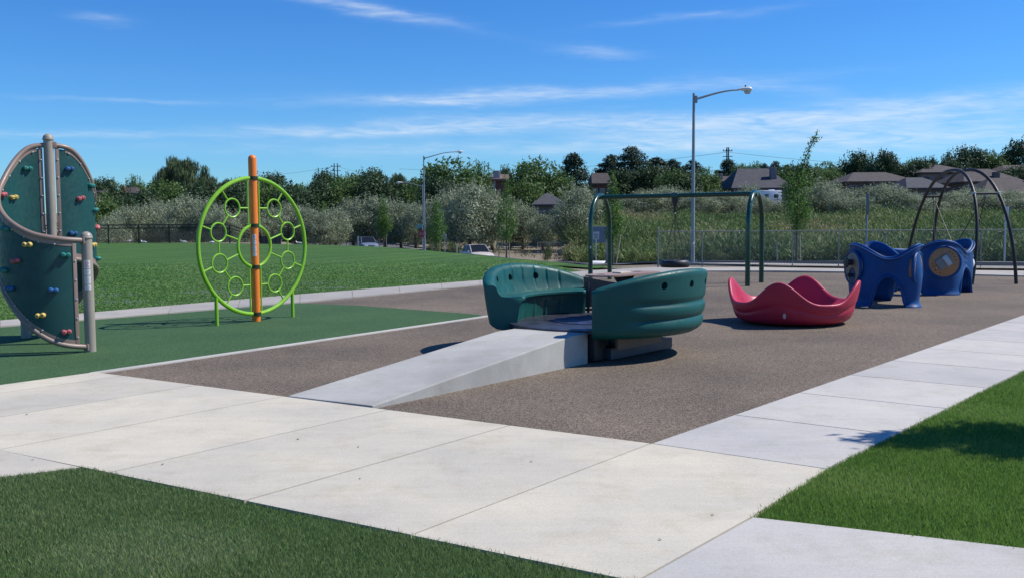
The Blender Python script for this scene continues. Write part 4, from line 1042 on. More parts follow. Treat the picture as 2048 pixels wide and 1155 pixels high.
# ------------------------------------------------------------------ signs, posts
sign_w = mat('sign_white', (.45, .46, .45), .5, .03)
def sign_post(px, py0, Y, h, panel, label, col=sign_w, back=False, name='road_sign', cat='sign', pm=steel, pr=.03, z=None, ang=0, extra=None):
    x = DX(px, Y); z = Z(x, Y) if z is None else z; rt = thing(name, (x, Y, z), label, cat, ang)
    MB().cyl((0, 0, -.1), (0, 0, h), pr, n=8).build('post', pm, rt)
    if panel:
        w, hh = panel; p = MB().box((0, -pr - .012, h - hh / 2), (w, .012, hh), bev=.004).build('panel', col, rt)
        if extra: extra(p, w, hh, h, pr)
    return rt
def parking_marks(p, w, hh, h, pr):
    # dark bars and a ringed P as on a no-parking sign, seen from far away
    y = -pr - .0195
    MB().box((0, y, h - hh * .36), (w * .62, .003, hh * .10)).build('marking', mat('sign_red', (.45, .04, .04), .5), p)
    for k, ww in enumerate((.6, .5, .6)): MB().box((0, y, h - hh * (.58 + .12 * k)), (w * ww, .003, hh * .05)).build('marking', mat('sign_ink', (.05, .05, .05), .5), p)
sign_post(889, 461, 84, 2.15, (.34, .42), 'small white parking sign on a thin post left of the beige car', extra=parking_marks)
sign_post(1192, 466, 57, 2.0, (.36, .46), 'small white parking sign on a thin post seen between the green frame legs', extra=parking_marks)
def stop_sign():
    Y = 85.4; x = DX(845, Y); z = Z(x, Y); rt = thing('stop_sign', (x, Y, z), 'red stop sign with a green street name blade beside the lamp pole', 'sign', R(-18))
    MB().cyl((0, 0, -.1), (0, 0, 3.0), .035, n=8).build('post', steel, rt)
    red = mat('stop_red', (.42, .03, .03), .5)
    MB().lathe([(.36, -.01), (.36, .01)], (0, -.05, 2.15), 8, Matrix.Rotation(R(90), 3, 'X') @ Matrix.Rotation(R(22.5), 3, 'Z')).build('stop_panel', red, rt)
    cu = bpy.data.curves.new('t', 'FONT'); cu.body = 'STOP'; cu.size = .24; cu.align_x = 'CENTER'; cu.align_y = 'CENTER'
    to = bpy.data.objects.new('t', cu); COL.objects.link(to); bpy.context.view_layer.update()
    me = bpy.data.meshes.new_from_object(to.evaluated_get(bpy.context.evaluated_depsgraph_get())); bpy.data.objects.remove(to)
    me.transform(Matrix.Translation((0, -.064, 2.15)) @ Matrix.Rotation(R(90), 4, 'X')); me.materials.clear(); me.materials.append(sign_w); link('lettering', me, rt)
    MB().box((-.28, 0, 2.82), (.82, .02, .30), bev=.004).build('street_name_panel', mat('sign_green', (.16, .32, .28), .5), rt)
stop_sign()
sign_post(912, 476, 88, 1.05, None, 'short square wooden post standing on the dirt left of the beige car', name='wooden_post', cat='post', pm=mat('grey_wood', (.22, .22, .20), .8, .2), pr=.09)
sign_post(715, 463, 100, 1.7, None, 'grey metal post standing in front of the blue-grey car', name='metal_post', cat='post', pr=.07, pm=mat('post_grey', (.20, .25, .27), .5))
sign_post(1733.5, 427, 40, 3.05, (.12, .9), 'tall grey post with a narrow edge-on sign behind the fence', col=mat('sign_back', (.13, .15, .16), .5), pm=mat('post_grey', (.20, .25, .27), .5), pr=.045)
sign_post(2011, 445, 38, 2.35, (.2, .55), 'grey sign post at the far right seen through the bronze arch', col=steel, pr=.035)
def gray_sign():
    Y = 60; x = DX(1199, Y); z = Z(x, Y); rt = thing('notice_board', (x, Y, z), 'grey rectangular board with a pale top edge between the green frame legs', 'board')
    bm_ = mat('board_grey', (.19, .20, .22), .6, .05); zt = DZ(1199, 454, Y) - z
    MB().box((0, 0, zt - .5), (1.0, .05, 1.0), bev=.01).build('panel', bm_, rt); MB().box((0, 0, zt + .02), (1.04, .09, .04)).build('top_trim', sign_w, rt)
    for s in (-1, 1): MB().box((s * .44, .05, (zt - .2) / 2), (.07, .07, zt - .2)).build('leg', bm_, rt)
gray_sign()
def rocks():
    Y = 88; x = DX(1148, Y); bm = bmesh.new(); bmesh.ops.create_icosphere(bm, subdivisions=4, radius=1)
    for v in bm.verts:
        n = 1 + .12 * math.sin(v.co.x * 5 + 1) * math.sin(v.co.y * 4) + .06 * math.sin(v.co.z * 11 + v.co.x * 7); v.co = Vector((v.co.x * 1.5 * n, v.co.y * 1.0 * n, max(-.2, v.co.z * .85 * n)))
    me = bpy.data.meshes.new('boulder'); bm.to_mesh(me); bm.free(); me.shade_smooth(); me.materials.append(mat('boulder_brown', (.27, .19, .14), .9, .25, 3, bump=.8, bscale=8))
    o = link('boulder', me); o.location = (x, Y, Z(x, Y)); tag(o, 'rounded brown dirt boulder right of the utility cabinet', 'boulder')
rocks()
for px, Y, lab in ((1053, 71, 'small white concrete drain apron on the far kerb left of the green frame'), (1193, 56.0, 'small white concrete drain apron on the far kerb between the green frame legs')):
    x = DX(px, Y); rt = thing('drain_apron', (x, Y, Z(x, Y) + .08), lab, 'drain cover')
    MB().box((0, 0, .06), (.95, .5, .06), rot=Euler((R(18), 0, R(-25))).to_matrix(), bev=.015).build('slab', mat('bright_concrete', (.72, .72, .70), .7), rt)
    MB().box((.1, -.22, .03), (.6, .05, .05), R(-25)).build('slot', dark_m, rt)
# ------------------------------------------------------------------ cars
def sedan(name, x, y, rz, paint, label, group='parked cars', sc=1.0):
    rt = thing(name, (x, y, Z(x, y) + .03), label, 'car', rz, group)
    # length along +x (front at +x)
    st = [(-2.2, .42, .78, .70), (-2.15, .30, .86, .80), (-1.6, .22, .93, .86), (-.6, .20, .92, .88), (.6, .20, .90, .88), (1.2, .22, .84, .87), (1.9, .26, .74, .82), (2.2, .30, .64, .74), (2.28, .36, .56, .66)]
    rows = []
    for (cx, zb, zt, w) in st:
        rows.append([(cx, -w * .92, zb), (cx, -w, zb + .12), (cx, -w, zt - .18), (cx, -w * .95, zt - .04), (cx, -w * .8, zt), (cx, 0, zt + .03), (cx, w * .8, zt), (cx, w * .95, zt - .04), (cx, w, zt - .18), (cx, w, zb + .12), (cx, w * .92, zb)])
    mb = MB().grid(rows, closed_u=True); n = 11; mb.f += [tuple(range(n)), tuple(range((len(st) - 1) * n, len(st) * n))[::-1]]
    body = mb.build('body', paint, rt, 50, clean=True)
    b = body.modifiers.new('b', 'BEVEL'); b.width = .03; b.segments = 2; b.limit_method = 'ANGLE'; b.angle_limit = R(50)
    cab = [(-1.55, .90, .92, .74), (-1.0, .90, 1.34, .66), (-.5, .9, 1.42, .62), (.15, .9, 1.40, .62), (.95, .88, .90, .74)]
    gl = mat('car_glass', (.012, .014, .016), .25, .1, spec=.25)
    rows = [[(cx, -.76, zb), (cx, -w * 1.0, zt), (cx, w * 1.0, zt), (cx, .76, zb)] for cx, zb, zt, w in cab]
    mb = MB().grid(rows); mb.build('glasshouse', gl, rt, 25)
    rf = MB().grid([[(cx, -w * .98, zt + .012), (cx, 0, zt + .04), (cx, w * .98, zt + .012)] for cx, zb, zt, w in cab[1:4]]); rf.build('roof', paint, rt)
    for s in (-1, 1):
        pl = MB(); pl.tube([(-1.55, s * .75, .92), (-1.0, s * .67, 1.345), (-.5, s * .63, 1.43), (.15, s * .63, 1.41), (.95, s * .75, .90)], .032, 6); pl.cyl((-.42, s * .77, .9), (-.40, s * .64, 1.42), .03, n=6); pl.build('pillar', paint, rt)
    for sx_ in (-1.38, 1.42):
        for s in (-1, 1):
            w_ = MB().cyl((sx_, s * .70, .31), (sx_, s * .90, .31), .31, n=24).build('wheel', rubber_t, rt); MB().cyl((sx_, s * .905, .31), (sx_, s * .915, .31), .19, n=16).build('rim', zinc, w_)
    for s in (-1, 1):
        MB().box((2.235, s * .52, .60), (.07, .30, .11), bev=.02).build('headlight', mat('headlight', (.75, .76, .75), .15), rt)
        MB().box((.72, s * .93, .93), (.10, .14, .11), bev=.03).build('mirror', paint, rt)
    MB().box((2.27, 0, .58), (.05, .62, .08), bev=.01).build('grille', dark_m, rt); MB().box((2.26, 0, .38), (.14, 1.5, .16), bev=.03).build('bumper', paint, rt)
    rt.scale = (sc, sc, sc); return rt
Y = 75; sedan('parked_car', DX(953, Y), Y, R(-70), mat('beige_paint', (.58, .52, .43), .35, .03, coat=.3), 'beige silver sedan parked on the street beyond the lawn')
Y = 103; sedan('parked_car', DX(733, Y), Y, R(-70), mat('bluegrey_paint', (.16, .20, .27), .35, .03, coat=.3), 'blue-grey car half hidden behind the lawn crest', sc=1.05)
# ------------------------------------------------------------------ birds on the lawn crest
def gull(x, y, rz, label):
    rt = thing('gull', (x, y, 0), label, 'bird', rz, 'white birds on the lawn'); wm = mat('feather_white', (.72, .72, .70), .7); gm = mat('feather_grey', (.35, .37, .40), .7)
    prof = []; rows = []
    for t in np.linspace(0, 1, 12):
        r_ = .075 * math.sin(math.pi * min(1, .04 + t * .93)) ** .7; cx = -.24 + .42 * t; cz = .16 + .03 * t
        rows.append([(cx, r_ * .8 * math.cos(a), cz + r_ * math.sin(a)) for a in np.linspace(0, 2 * math.pi, 12, endpoint=False)])
    for k, t in enumerate((.3, .7, 1.0)):      # neck and head belong to the same skin
        r_ = (.042, .045, .02)[k]; rows.append([(.17 + .05 * k, r_ * math.cos(a), .24 + .035 * k + r_ * math.sin(a)) for a in np.linspace(0, 2 * math.pi, 12, endpoint=False)])
    mb = MB().grid(rows, closed_u=True); mb.f += [tuple(range(12)), tuple(range(14 * 12, 15 * 12))]
    mb.cyl((0, .025, 0), (0, .02, .12), .006, .01, 6); mb.cyl((.01, -.025, 0), (0, -.02, .12), .006, .01, 6); b = mb.build('body', wm, rt, 80)
    for s in (-1, 1):
        MB().sphere((-.05, s * .062, .185), .1, 10, (1.5, .18, .42)).build('wing', gm, rt)
    MB().cyl((.28, 0, .30), (.34, 0, .29), .012, .003, 6).build('beak', mat('beak_yellow', (.6, .4, .08), .5), rt)
for (px, py, a, lab) in ((259, 484, 20, 'white bird on the lawn crest, leftmost of the row'), (288, 486.5, 170, 'white bird on the lawn crest, second from the left'), (368, 486, 200, 'white bird on the crest below the willow'),
                      (425, 487, 30, 'white bird on the crest just inside the lime ring at its left'), (598, 489, 160, 'white bird on the crest just inside the lime ring at its right')):
    g = G(px, py + 2); gull(g[0], g[1], R(a), lab)
# ------------------------------------------------------------------ houses
def house(px0, px1, y_eave, y_ridge, Y, depth, label, roof, wall, name='house', hip=.9, chim=None, rz=0, wins=3, yb=None, gable=False, garage=False):
    x0, x1 = DX(px0, Y), DX(px1, Y); xc = (x0 + x1) / 2; w = abs(x1 - x0); ze = DZ((px0 + px1) / 2, y_eave, Y); zr = DZ((px0 + px1) / 2, y_ridge, Y); z0 = min(Z(xc, Y), ze - 3.0)
    rt = thing(name, (xc, Y + depth / 2, z0), label, 'house', rz); he = ze - z0; hr = zr - z0; ww = w / 2; dd = depth / 2; ov = .5
    MB().box((0, 0, he / 2 - .5), (w - 2 * ov, depth - 2 * ov, he + 1)).build('wall', wall, rt)
    ins = ww * hip if not gable else 0; r0, r1 = -ww + ins * .999, ww - ins * .999
    V = [(-ww, -dd, he - .05), (ww, -dd, he - .05), (ww, dd, he - .05), (-ww, dd, he - .05), (r0 if r0 < r1 else 0, 0, hr), (r1 if r0 < r1 else .01, 0, hr), (-ww, -dd, he - .3), (ww, -dd, he - .3), (ww, dd, he - .3), (-ww, dd, he - .3)]
    ro = MB().add(V, [(0, 1, 5, 4), (1, 2, 5), (2, 3, 4, 5), (3, 0, 4), (0, 6, 7, 1), (1, 7, 8, 2), (2, 8, 9, 3), (3, 9, 6, 0), (6, 9, 8, 7)]).build('roof', roof, rt, None)
    if chim is not None:
        cx = DX(chim[0], Y) - xc; ct = DZ(chim[0], chim[1], Y) - z0; MB().box((cx, chim[2] if len(chim) > 2 else 0, ct - 1.4), (.9, .9, 2.8), bev=.04).build('chimney', chim[3] if len(chim) > 3 else wall, ro)
    fm = mat('trim_white', (.30, .28, .26), .6); gl = mat('house_glass', (.03, .04, .05), .1, spec=.8)
    for i in range(wins):
        cx = -ww + w * (i + .5) / wins; wd = min(1.8, w / wins * .5); f = MB().box((cx, -dd + ov - .03, he - 1.35), (wd + .2, .08, 1.35)).build('window', fm, rt)
        MB().box((cx, -dd + ov - .08, he - 1.35), (wd, .04, 1.15)).build('pane', gl, f)
    if garage: MB().box((ww * .45, -dd + ov - .03, 1.1), (4.2, .08, 2.3)).build('garage_door', mat('garage_grey', (.3, .3, .3), .6), rt)
    return rt
def roof_mat(name, c): return mat(name, c, .85, .25, 1.6, bump=.5, bscale=6, detail=8)
rb = roof_mat('shingle_brown', (.055, .042, .037)); rg = roof_mat('shingle_grey', (.055, .052, .056)); rt_ = roof_mat('shingle_taupe', (.064, .052, .048)); rd = roof_mat('shingle_dark', (.05, .05, .058))
brick = mat('brick_wall', (.19, .075, .055), .85, .25, 3); wtan = mat('wall_tan', (.27, .22, .18), .85, .12); wdk = mat('wall_dark', (.11, .095, .085), .85, .2); wgr = mat('wall_grey', (.15, .15, .155), .85, .15); wrd = mat('wall_red', (.13, .055, .04), .85, .2)
house(232, 276, 386, 369, 185, 9, 'brown-roofed brick house with a brick chimney among trees left of the willow', rt_, brick, chim=(246, 372, -4, brick))
house(150, 202, 383, 378, 170, 8, 'low pale-edged roof just right of the climbing wall', rg, wtan, gable=True, wins=1)
house(984, 1018, 357, 346, 126, 8, 'small brick house with a pink-brown roof and pale chimney between two big trees', roof_mat('shingle_pink', (.16, .10, .085)), wrd, chim=(994, 341, -3, mat('chimney_pale', (.32, .30, .27), .8)), wins=0, gable=True)
house(1062, 1136, 408, 384, 112, 10, 'grey hip-roofed house half hidden behind the silvery trees', rg, wgr, wins=3)
house(1184, 1226, 366, 343, 124, 9, 'red-brown two-storey house beneath the tallest dark pines', rb, wrd, wins=3, hip=.2)
house(1428, 1478, 362, 350, 160, 9, 'small brown house with a chimney below the double utility pole', rb, wrd, chim=(1442, 347, -3, wtan), wins=3, gable=True)
house(1462, 1588, 375, 333, 140, 12, 'large dark hip-roofed house behind the white trailer', rd, wgr, wins=5, hip=.5, chim=(1556, 333, -3))
house(1642, 1745, 351, 344, 175, 9, 'long low grey-roofed house left of the conical tree', rg, wdk, gable=True, wins=6)
house(1692, 1838, 362, 341, 150, 12, 'broad brown hip-roofed house right of the slender tree', rt_, wdk, wins=5, hip=.55)
house(1838, 1950, 344, 326, 165, 12, 'hip-roofed house with tan walls under the rounded trees at right', rt_, wtan, wins=4, hip=.75)
house(1812, 1900, 375, 352, 135, 10, 'dark-roofed lower house seen through the bronze arches', rd, wdk, wins=3, hip=.6)
house(1925, 2050, 362, 334, 150, 12, 'taupe hip-roofed house behind the top of the bronze arches', rt_, wdk, chim=(2002, 343, -4, wdk), wins=4, hip=.6)
house(1960, 2130, 398, 352, 128, 12, 'wide brown roof sloping down at the right edge', rt_, wdk, wins=3, hip=.7)
house(2005, 2100, 340, 327, 175, 11, 'highest brown-roofed house at the far right below the dark tree', rt_, wdk, wins=3, hip=.6)
def trailer():
    Y = 118; x = DX(1539, Y); zt = DZ(1539, 379, Y); z = zt - 2.6; rt = thing('camper_trailer', (x, Y, z), 'white camper trailer parked in front of the large dark house', 'trailer', R(6))
    wm = mat('trailer_white', (.75, .76, .76), .4, .03); MB().box((0, 0, 1.5), (2.5, 1.6, 1.9), bev=.12).build('body', wm, rt)
    MB().box((.2, 0, 2.5), (.6, .5, .16), bev=.03).build('roof_vent', wm, rt)
    for k in (-.7, .5): MB().box((k, -.805, 1.75), (.55, .03, .45), bev=.01).build('window', mat('house_glass', (.03, .04, .05), .1), rt)
    for k in (-.35, .35): MB().cyl((k, -.75, .32), (k, -.55, .32), .32, n=16).build('wheel', rubber_t, rt)
    MB().box((0, -.81, 1.25), (2.4, .02, .1)).build('stripe', mat('stripe_grey', (.4, .4, .42), .5), rt)
trailer()
# ------------------------------------------------------------------ utility poles and lines
def utility_pole(px0, px1, ytop, Y, label):
    xs = (DX(px0, Y), DX(px1, Y)); xc = sum(xs) / 2; zt = DZ(px0, ytop, Y); z0 = Z(xc, Y); rt = thing('utility_pole', (xc, Y, z0), label, 'utility pole')
    pm = mat('pole_wood', (.05, .05, .055), .8, .2); H_ = zt - z0
    for x in xs:
        MB().cyl((x - xc, 0, 0), (x - xc, 0, H_), .22, .13, 8).build('pole', pm, rt)
    for k in (.8, 2.0): MB().box((0, 0, H_ - k), ((xs[1] - xs[0]) + 1.8, .14, .14)).build('cross_arm', pm, rt)
    for s in (-1, -.4, .4, 1): MB().lathe([(.05, 0), (.10, .05), (.10, .1), (.05, .16), (.09, .2), (.05, .3)], (s * ((xs[1] - xs[0]) / 2 + .7), 0, H_ - .75), 8).build('insulator', dark_m, rt)
    return (xc, Y, zt)
pA = utility_pole(1452.5, 1455.8, 295, 210, 'double wooden utility pole above the pine right of the tall lamp')
pB = utility_pole(670.5, 677, 327, 260, 'double wooden utility pole with short cross arms above the trees at the left')
def wire(a, b, sag, label, r_=.035):
    P = [(a[0] + (b[0] - a[0]) * t, a[1] + (b[1] - a[1]) * t, a[2] + (b[2] - a[2]) * t - sag * 4 * t * (1 - t)) for t in np.linspace(0, 1, 40)]
    o = MB().tube(P, r_, 5).build('power_line', dark_m, None); tag(o, label, 'power line', 'overhead power lines')
Yp = 210
def at_(px, py, Y): return (DX(px, Y), Y, DZ(px, py, Y))
wire(at_(1456, 305, 210), at_(2250, 330, 260), 2.2, 'thin power line running right from the double pole')
wire(at_(1452, 305, 210), at_(800, 338, 300), 2.0, 'thin power line running left from the double pole')
wire(at_(676, 333, 260), at_(760, 346, 300), .6, 'short thin power line right of the left double pole', .03)
wire(at_(670, 333, 260), at_(500, 352, 300), .6, 'thin power line running left from the left double pole', .03)
# ------------------------------------------------------------------ vegetation
def crown(name, clumps, n, leaf, m, aspect=1.0, shell=.55, droop=0.0, vmean=.45, vspread=.17, up=.3):
    """leaf-sized quads spread through a set of ellipsoid clumps"""
    vol = np.array([(c[3] * c[4] * c[5]) ** .75 for c in clumps]); cnt = RNG.multinomial(n, vol / vol.sum()); out = []; var = []
    for c, k in zip(clumps, cnt):
        if k == 0: continue
        d = RNG.normal(size=(k, 3)); d /= np.linalg.norm(d, axis=1, keepdims=True)
        rr = (shell + (1 - shell) * RNG.random(k) ** .8) * (1 + .14 * RNG.normal(size=k))
        P = d * rr[:, None] * np.array(c[3:6]) + np.array(c[:3])
        nrm = d + RNG.normal(size=(k, 3)) * .75; nrm[:, 2] += up; nrm /= np.linalg.norm(nrm, axis=1, keepdims=True)
        t = np.cross(nrm, RNG.normal(size=(k, 3))); t /= np.linalg.norm(t, axis=1, keepdims=True)
        if droop:
            t = np.stack([RNG.normal(size=k) * .12, RNG.normal(size=k) * .12, -np.ones(k)], 1); t /= np.linalg.norm(t, axis=1, keepdims=True)
            nrm[:, 2] *= .1
        b = np.cross(nrm, t); b /= np.linalg.norm(b, axis=1, keepdims=True)
        s = leaf * RNG.uniform(.55, 1.25, k)[:, None]; t = t * s * (1 + droop); b = b * s * aspect
        V = np.stack([P - t * .5, P + b * .36, P + t * .62, P - b * .36], 1); out.append(V.reshape(-1, 3))
        var.append(np.clip(RNG.normal(vmean, vspread, k) + RNG.normal(0, .10), 0, 1))
    V = np.concatenate(out); return quads_mesh(name, V, len(V) // 4, m, np.concatenate(var))
def clumps_round(w, h, z0, k, cr_, seed, flat=.8, cone=0.0, jag=.25, spikes=0):
    r_ = np.random.default_rng(seed); out = [(0, 0, z0 + h * .48, w * .36, w * .36, h * .40)]
    for i in range(k):
        a = r_.uniform(0, 6.28); u = r_.uniform(-.85, 1) ; rad = math.sqrt(max(0, 1 - u * u)) * (1 - cone * (u + 1) / 2)
        R_ = w * .5 * (1 - jag * r_.random()); q = cr_ * r_.uniform(.6, 1.2)
        out.append((math.cos(a) * rad * (R_ - q * .5), math.sin(a) * rad * (R_ - q * .5), z0 + h * .5 + u * (h * .5 - q * .45) * (1 - jag * .6 * r_.random()), q, q, q * flat))
    for i in range(spikes):
        a = r_.uniform(0, 6.28); rad = r_.random() ** .6 * w * .40; zt = z0 + h * (.5 + .46 * math.sqrt(max(0, 1 - (rad / (w * .5)) ** 2))); l = h * r_.uniform(.05, .11)
        out.append((math.cos(a) * rad, math.sin(a) * rad, zt + l * .5, .16, .16, l))
    return out
def trunk_mesh(name, h, r0, limbs, seed, bark=bark_m, lean=.03):
    r_ = random.Random(seed); mb = MB(); pts = [(0, 0, -.2)]; x = y = 0
    for k in range(1, 6): x += r_.uniform(-lean, lean) * h; y += r_.uniform(-lean, lean) * h; pts.append((x, y, h * k / 5))
    mb.tube(pts, [r0 * (1.25, 1, .85, .7, .5, .3)[k] for k in range(6)], 8)
    for i in range(limbs):
        t = r_.uniform(.35, .9); a = r_.uniform(0, 6.28); b = Vector(pts[int(t * 5)]); L_ = h * r_.uniform(.25, .5)
        e = b + Vector((math.cos(a) * L_ * .7, math.sin(a) * L_ * .7, L_ * .7)); m_ = b.lerp(e, .5) + Vector((0, 0, L_ * .08)); mb.tube([b, m_, e], [r0 * .45, r0 * .3, r0 * .12], 6)
    me = bpy.data.meshes.new(name); me.from_pydata(mb.v, [], mb.f); me.materials.append(bark); me.shade_smooth(); return me
olive = leaf_mat('silver_leaf', (.10, .13, .07), (.33, .375, .235), .28, (.55, .58, .42))
decid = leaf_mat('green_leaf', (.035, .078, .020), (.115, .195, .052), .3, (.2, .3, .09))
dark_l = leaf_mat('dark_leaf', (.016, .038, .016), (.055, .10, .038), .18, (.10, .16, .06))
pine = leaf_mat('pine_needles', (.012, .028, .018), (.034, .066, .036), .08, (.06, .10, .05))
willow = leaf_mat('willow_leaf', (.045, .075, .03), (.12, .165, .07), .2, (.2, .25, .12))
young = leaf_mat('young_leaf', (.045, .11, .02), (.12, .23, .045), .3, (.16, .26, .06))
# unit-ish variants (width 6, height 6)
VAR = {}
def variants(key, specs): VAR[key] = specs
variants('olive', [(crown('crown', clumps_round(6.4, 5.9, .1, 52, 1.05, s, jag=.46, spikes=26), 10500, .27, olive, .42, .5, vspread=.2), trunk_mesh('trunk', 3.6, .20, 6, s)) for s in (1, 2, 3, 4)])
variants('decid', [(crown('crown', clumps_round(7.4, 6.6, .7, 38, 1.4, s, jag=.32, spikes=46), 10500, .36, decid, .6, .45), trunk_mesh('trunk', 4.2, .24, 6, s)) for s in (11, 12, 13, 14)])
variants('dark', [(crown('crown', clumps_round(7.4, 6.6, .3, 38, 1.45, s, jag=.32, spikes=22), 10500, .38, dark_l, .6, .45), trunk_mesh('trunk', 4.2, .24, 5, s)) for s in (21, 22, 23)])
def pine_clumps(s):
    r_ = np.random.default_rng(s); out = []
    for i in range(14):
        t = i / 14; w = (3.2 * (1 - t) ** .46 + .25); out.append((0, 0, .5 + 8.3 * t, w * .62, w * .62, .75))
    for i in range(150):
        t = r_.random() ** .95; w = (3.3 * (1 - t) ** .46 + .30); a = r_.uniform(0, 6.28); q = 1.05 - .45 * t
        out.append((math.cos(a) * (w - q * .6) * r_.uniform(.5, 1), math.sin(a) * (w - q * .6) * r_.uniform(.5, 1), .7 + 8.0 * t, q, q, q * .62))
    return out
variants('pine', [(crown('crown', pine_clumps(s), 15000, .30, pine, .6, .3), trunk_mesh('trunk', 8.2, .22, 0, s, lean=.005)) for s in (31, 32, 33)])
TREE_N = {'olive': ('silver_leaved_tree', 'tree'), 'decid': ('broadleaf_tree', 'tree'), 'dark': ('dark_tree', 'tree'), 'pine': ('pine_tree', 'pine tree'), 'willow': ('willow_tree', 'willow')}
HT = {'olive': 6.2, 'decid': 7.7, 'dark': 7.1, 'pine': 9.0, 'willow': 9.9}; WD = {'olive': 6.3, 'decid': 6.9, 'dark': 6.9, 'pine': 5.8, 'willow': 12}
PROTO = {}; CNT = {}
def tree(kind, px, ytop, wpx, Y, label, group, sy=1.0, zb=None):
    i = CNT.get(kind, 0); CNT[kind] = i + 1; v = i % len(VAR[kind]); key = (kind, v)
    x = DX(px, Y); z = (Z(x, Y) if zb is None else zb) - .1; h = DZ(px, ytop, Y) - z; w = wpx / F * Y; s = w / WD[kind]; sz = h / HT[kind]
    if key not in PROTO:
        nm, cat = TREE_N[kind]; rt = thing(nm, (x, Y, z), label, cat, random.uniform(0, 6.28), group)
        cm, tm = VAR[kind][v]; link('crown', cm, rt); link('trunk', tm, rt); PROTO[key] = rt; rt.scale = (s, s, sz)
    else:
        rt = dup(PROTO[key], (x, Y, z), random.uniform(0, 6.28), label, (s, s, sz)); rt['group'] = group
    return rt
# willow
def willow_clumps(s):
    r_ = np.random.default_rng(s); out = []
    for i in range(46):
        a = r_.uniform(0, 6.28); rad = r_.uniform(.15, 1) ** .6 * 5.2; zt = 9.4 - (rad / 5.2) ** 2.5 * 3.2 + r_.uniform(-.7, .4); L_ = r_.uniform(1.4, 3.6) + (rad / 5.2) * 1.5
        out.append((math.cos(a) * rad, math.sin(a) * rad, zt - L_ * .6, r_.uniform(.55, 1.0), r_.uniform(.55, 1.0), L_ * .6))
        out.append((math.cos(a) * rad, math.sin(a) * rad, zt - .5, 1.0, 1.0, .7))
    return out
variants('willow', [(crown('crown', willow_clumps(s), 26000, .22, willow, .6, .5, droop=1.8), trunk_mesh('trunk', 7, .42, 8, s)) for s in (41, 42)])
B = 'trees along the skyline'; Ol = 'silver-leaved trees behind the lot'
tree('willow', 371, 309, 132, 150, 'big drooping willow standing above the other trees at left', 'willows')
tree('willow', 470, 352, 110, 150, 'lower willow behind the lime ring, right of the big willow', 'willows')
tree('willow', 805, 343, 90, 150, 'drooping willow left of the two street lamps', 'willows')
SKY = [ # kind, px, top, width, depth, label
 ('dark',212,354,80,175,'dark rounded tree beside the climbing wall above the low roof'),('decid',272,349,38,190,'thin airy tree rising behind the brown-roofed house'),('dark',308,368,60,170,'dark tree between the brown-roofed house and the willow'),
 ('dark',542,345,92,200,'broad dark tree behind the lime ring, right of the orange pole'),('dark',478,355,60,190,'dark tree just left of the orange pole top'),('decid',600,366,60,180,'low green tree right of the lime ring'),
 ('dark',652,337,66,190,'dark pointed tree left of the double pole'),('decid',700,345,70,185,'green tree in front of the double pole'),('dark',742,336,86,185,'dark broad tree right of the left double pole'),('dark',828,358,60,170,'dark tree just left of the lamps'),
 ('decid',903,313,132,140,'big broad green tree right of the street lamps'),('decid',962,321,62,145,'green tree joined to the right side of the big broad tree'),('decid',1070,314,112,140,'big round green tree between the pink-roofed house and the pines'),('dark',1010,330,50,180,'sparse tree behind the pink-roofed house'),
 ('pine',1147,305,62,150,'dark pine left of the red-brown house'),('decid',1120,342,78,140,'green tree in front of the leftmost pine'),('pine',1222,309,64,165,'dark pine just left of the tallest pine'),('pine',1264,292,70,160,'tallest dark pine in the middle of the skyline'),
 ('pine',1312,314,60,165,'dark pine right of the tallest pine'),('pine',1346,319,62,168,'dark pine farther right of the tallest pine'),('pine',1384,320,52,170,'dark pine directly behind the tall lamp pole'),('decid',1342,336,66,140,'lighter green tree in front of the dark pines'),
 ('decid',1408,334,62,145,'green tree just right of the tall lamp pole'),('pine',1455,318,46,175,'dark pine under the right double utility pole'),('decid',1483,328,46,185,'thin light tree right of the double utility pole'),('decid',1512,323,40,185,'airy light tree above the large dark house'),('pine',1527,327,28,180,'small pine above the large dark house roof'),
 ('pine',1549,322,36,180,'small pointed pine above the dark house ridge'),('pine',1572,329,26,180,'smallest pine right of the dark house ridge'),('decid',1618,333,62,160,'green tree behind the slender bent tree'),('decid',1652,322,72,175,'green rounded tree right of the slender bent tree'),
 ('dark',1710,302,66,170,'dark round tree left of the conical tree'),('dark',1762,299,62,160,'dark conical tree above the brown hip roof'),('decid',1824,316,48,180,'low green tree right of the gap in the skyline'),('dark',1858,312,44,180,'dark tree above the tan-walled house'),('dark',1890,318,36,180,'small dark tree behind the tan-walled roof ridge'),
 ('dark',1926,291,76,185,'tall dark tree above the bronze arches'),('decid',1976,299,66,185,'rounded green tree right of the bronze arch tops'),('dark',2044,274,84,185,'very dark tall tree cut by the right edge'),('decid',2008,312,50,190,'pale green tree between the two tall dark trees at right')]
for k, px, yt, w, Y, lab in SKY: tree(k, px, yt, w * (1.55 if k == 'pine' else 1.12), Y, lab, B)
MID = [(205,398,80,120),(248,405,70,125),(292,392,90,130),(330,372,90,135),(420,378,100,135),(470,380,80,135),(532,378,90,140),(590,384,90,135),(640,372,90,140),(690,366,90,140),(745,365,90,140),(790,372,80,140),(838,372,80,135),(880,360,90,128),(1035,392,60,130),(1050,372,80,130),(1172,388,40,118),(1240,360,70,150),(1300,352,80,150),(1360,362,70,140),(1600,345,60,150),(1660,352,60,165),(1835,330,60,170),(1790,338,50,172),(1490,350,60,150),(1900,330,60,175),(2030,345,70,160),(1572,352,50,150)]
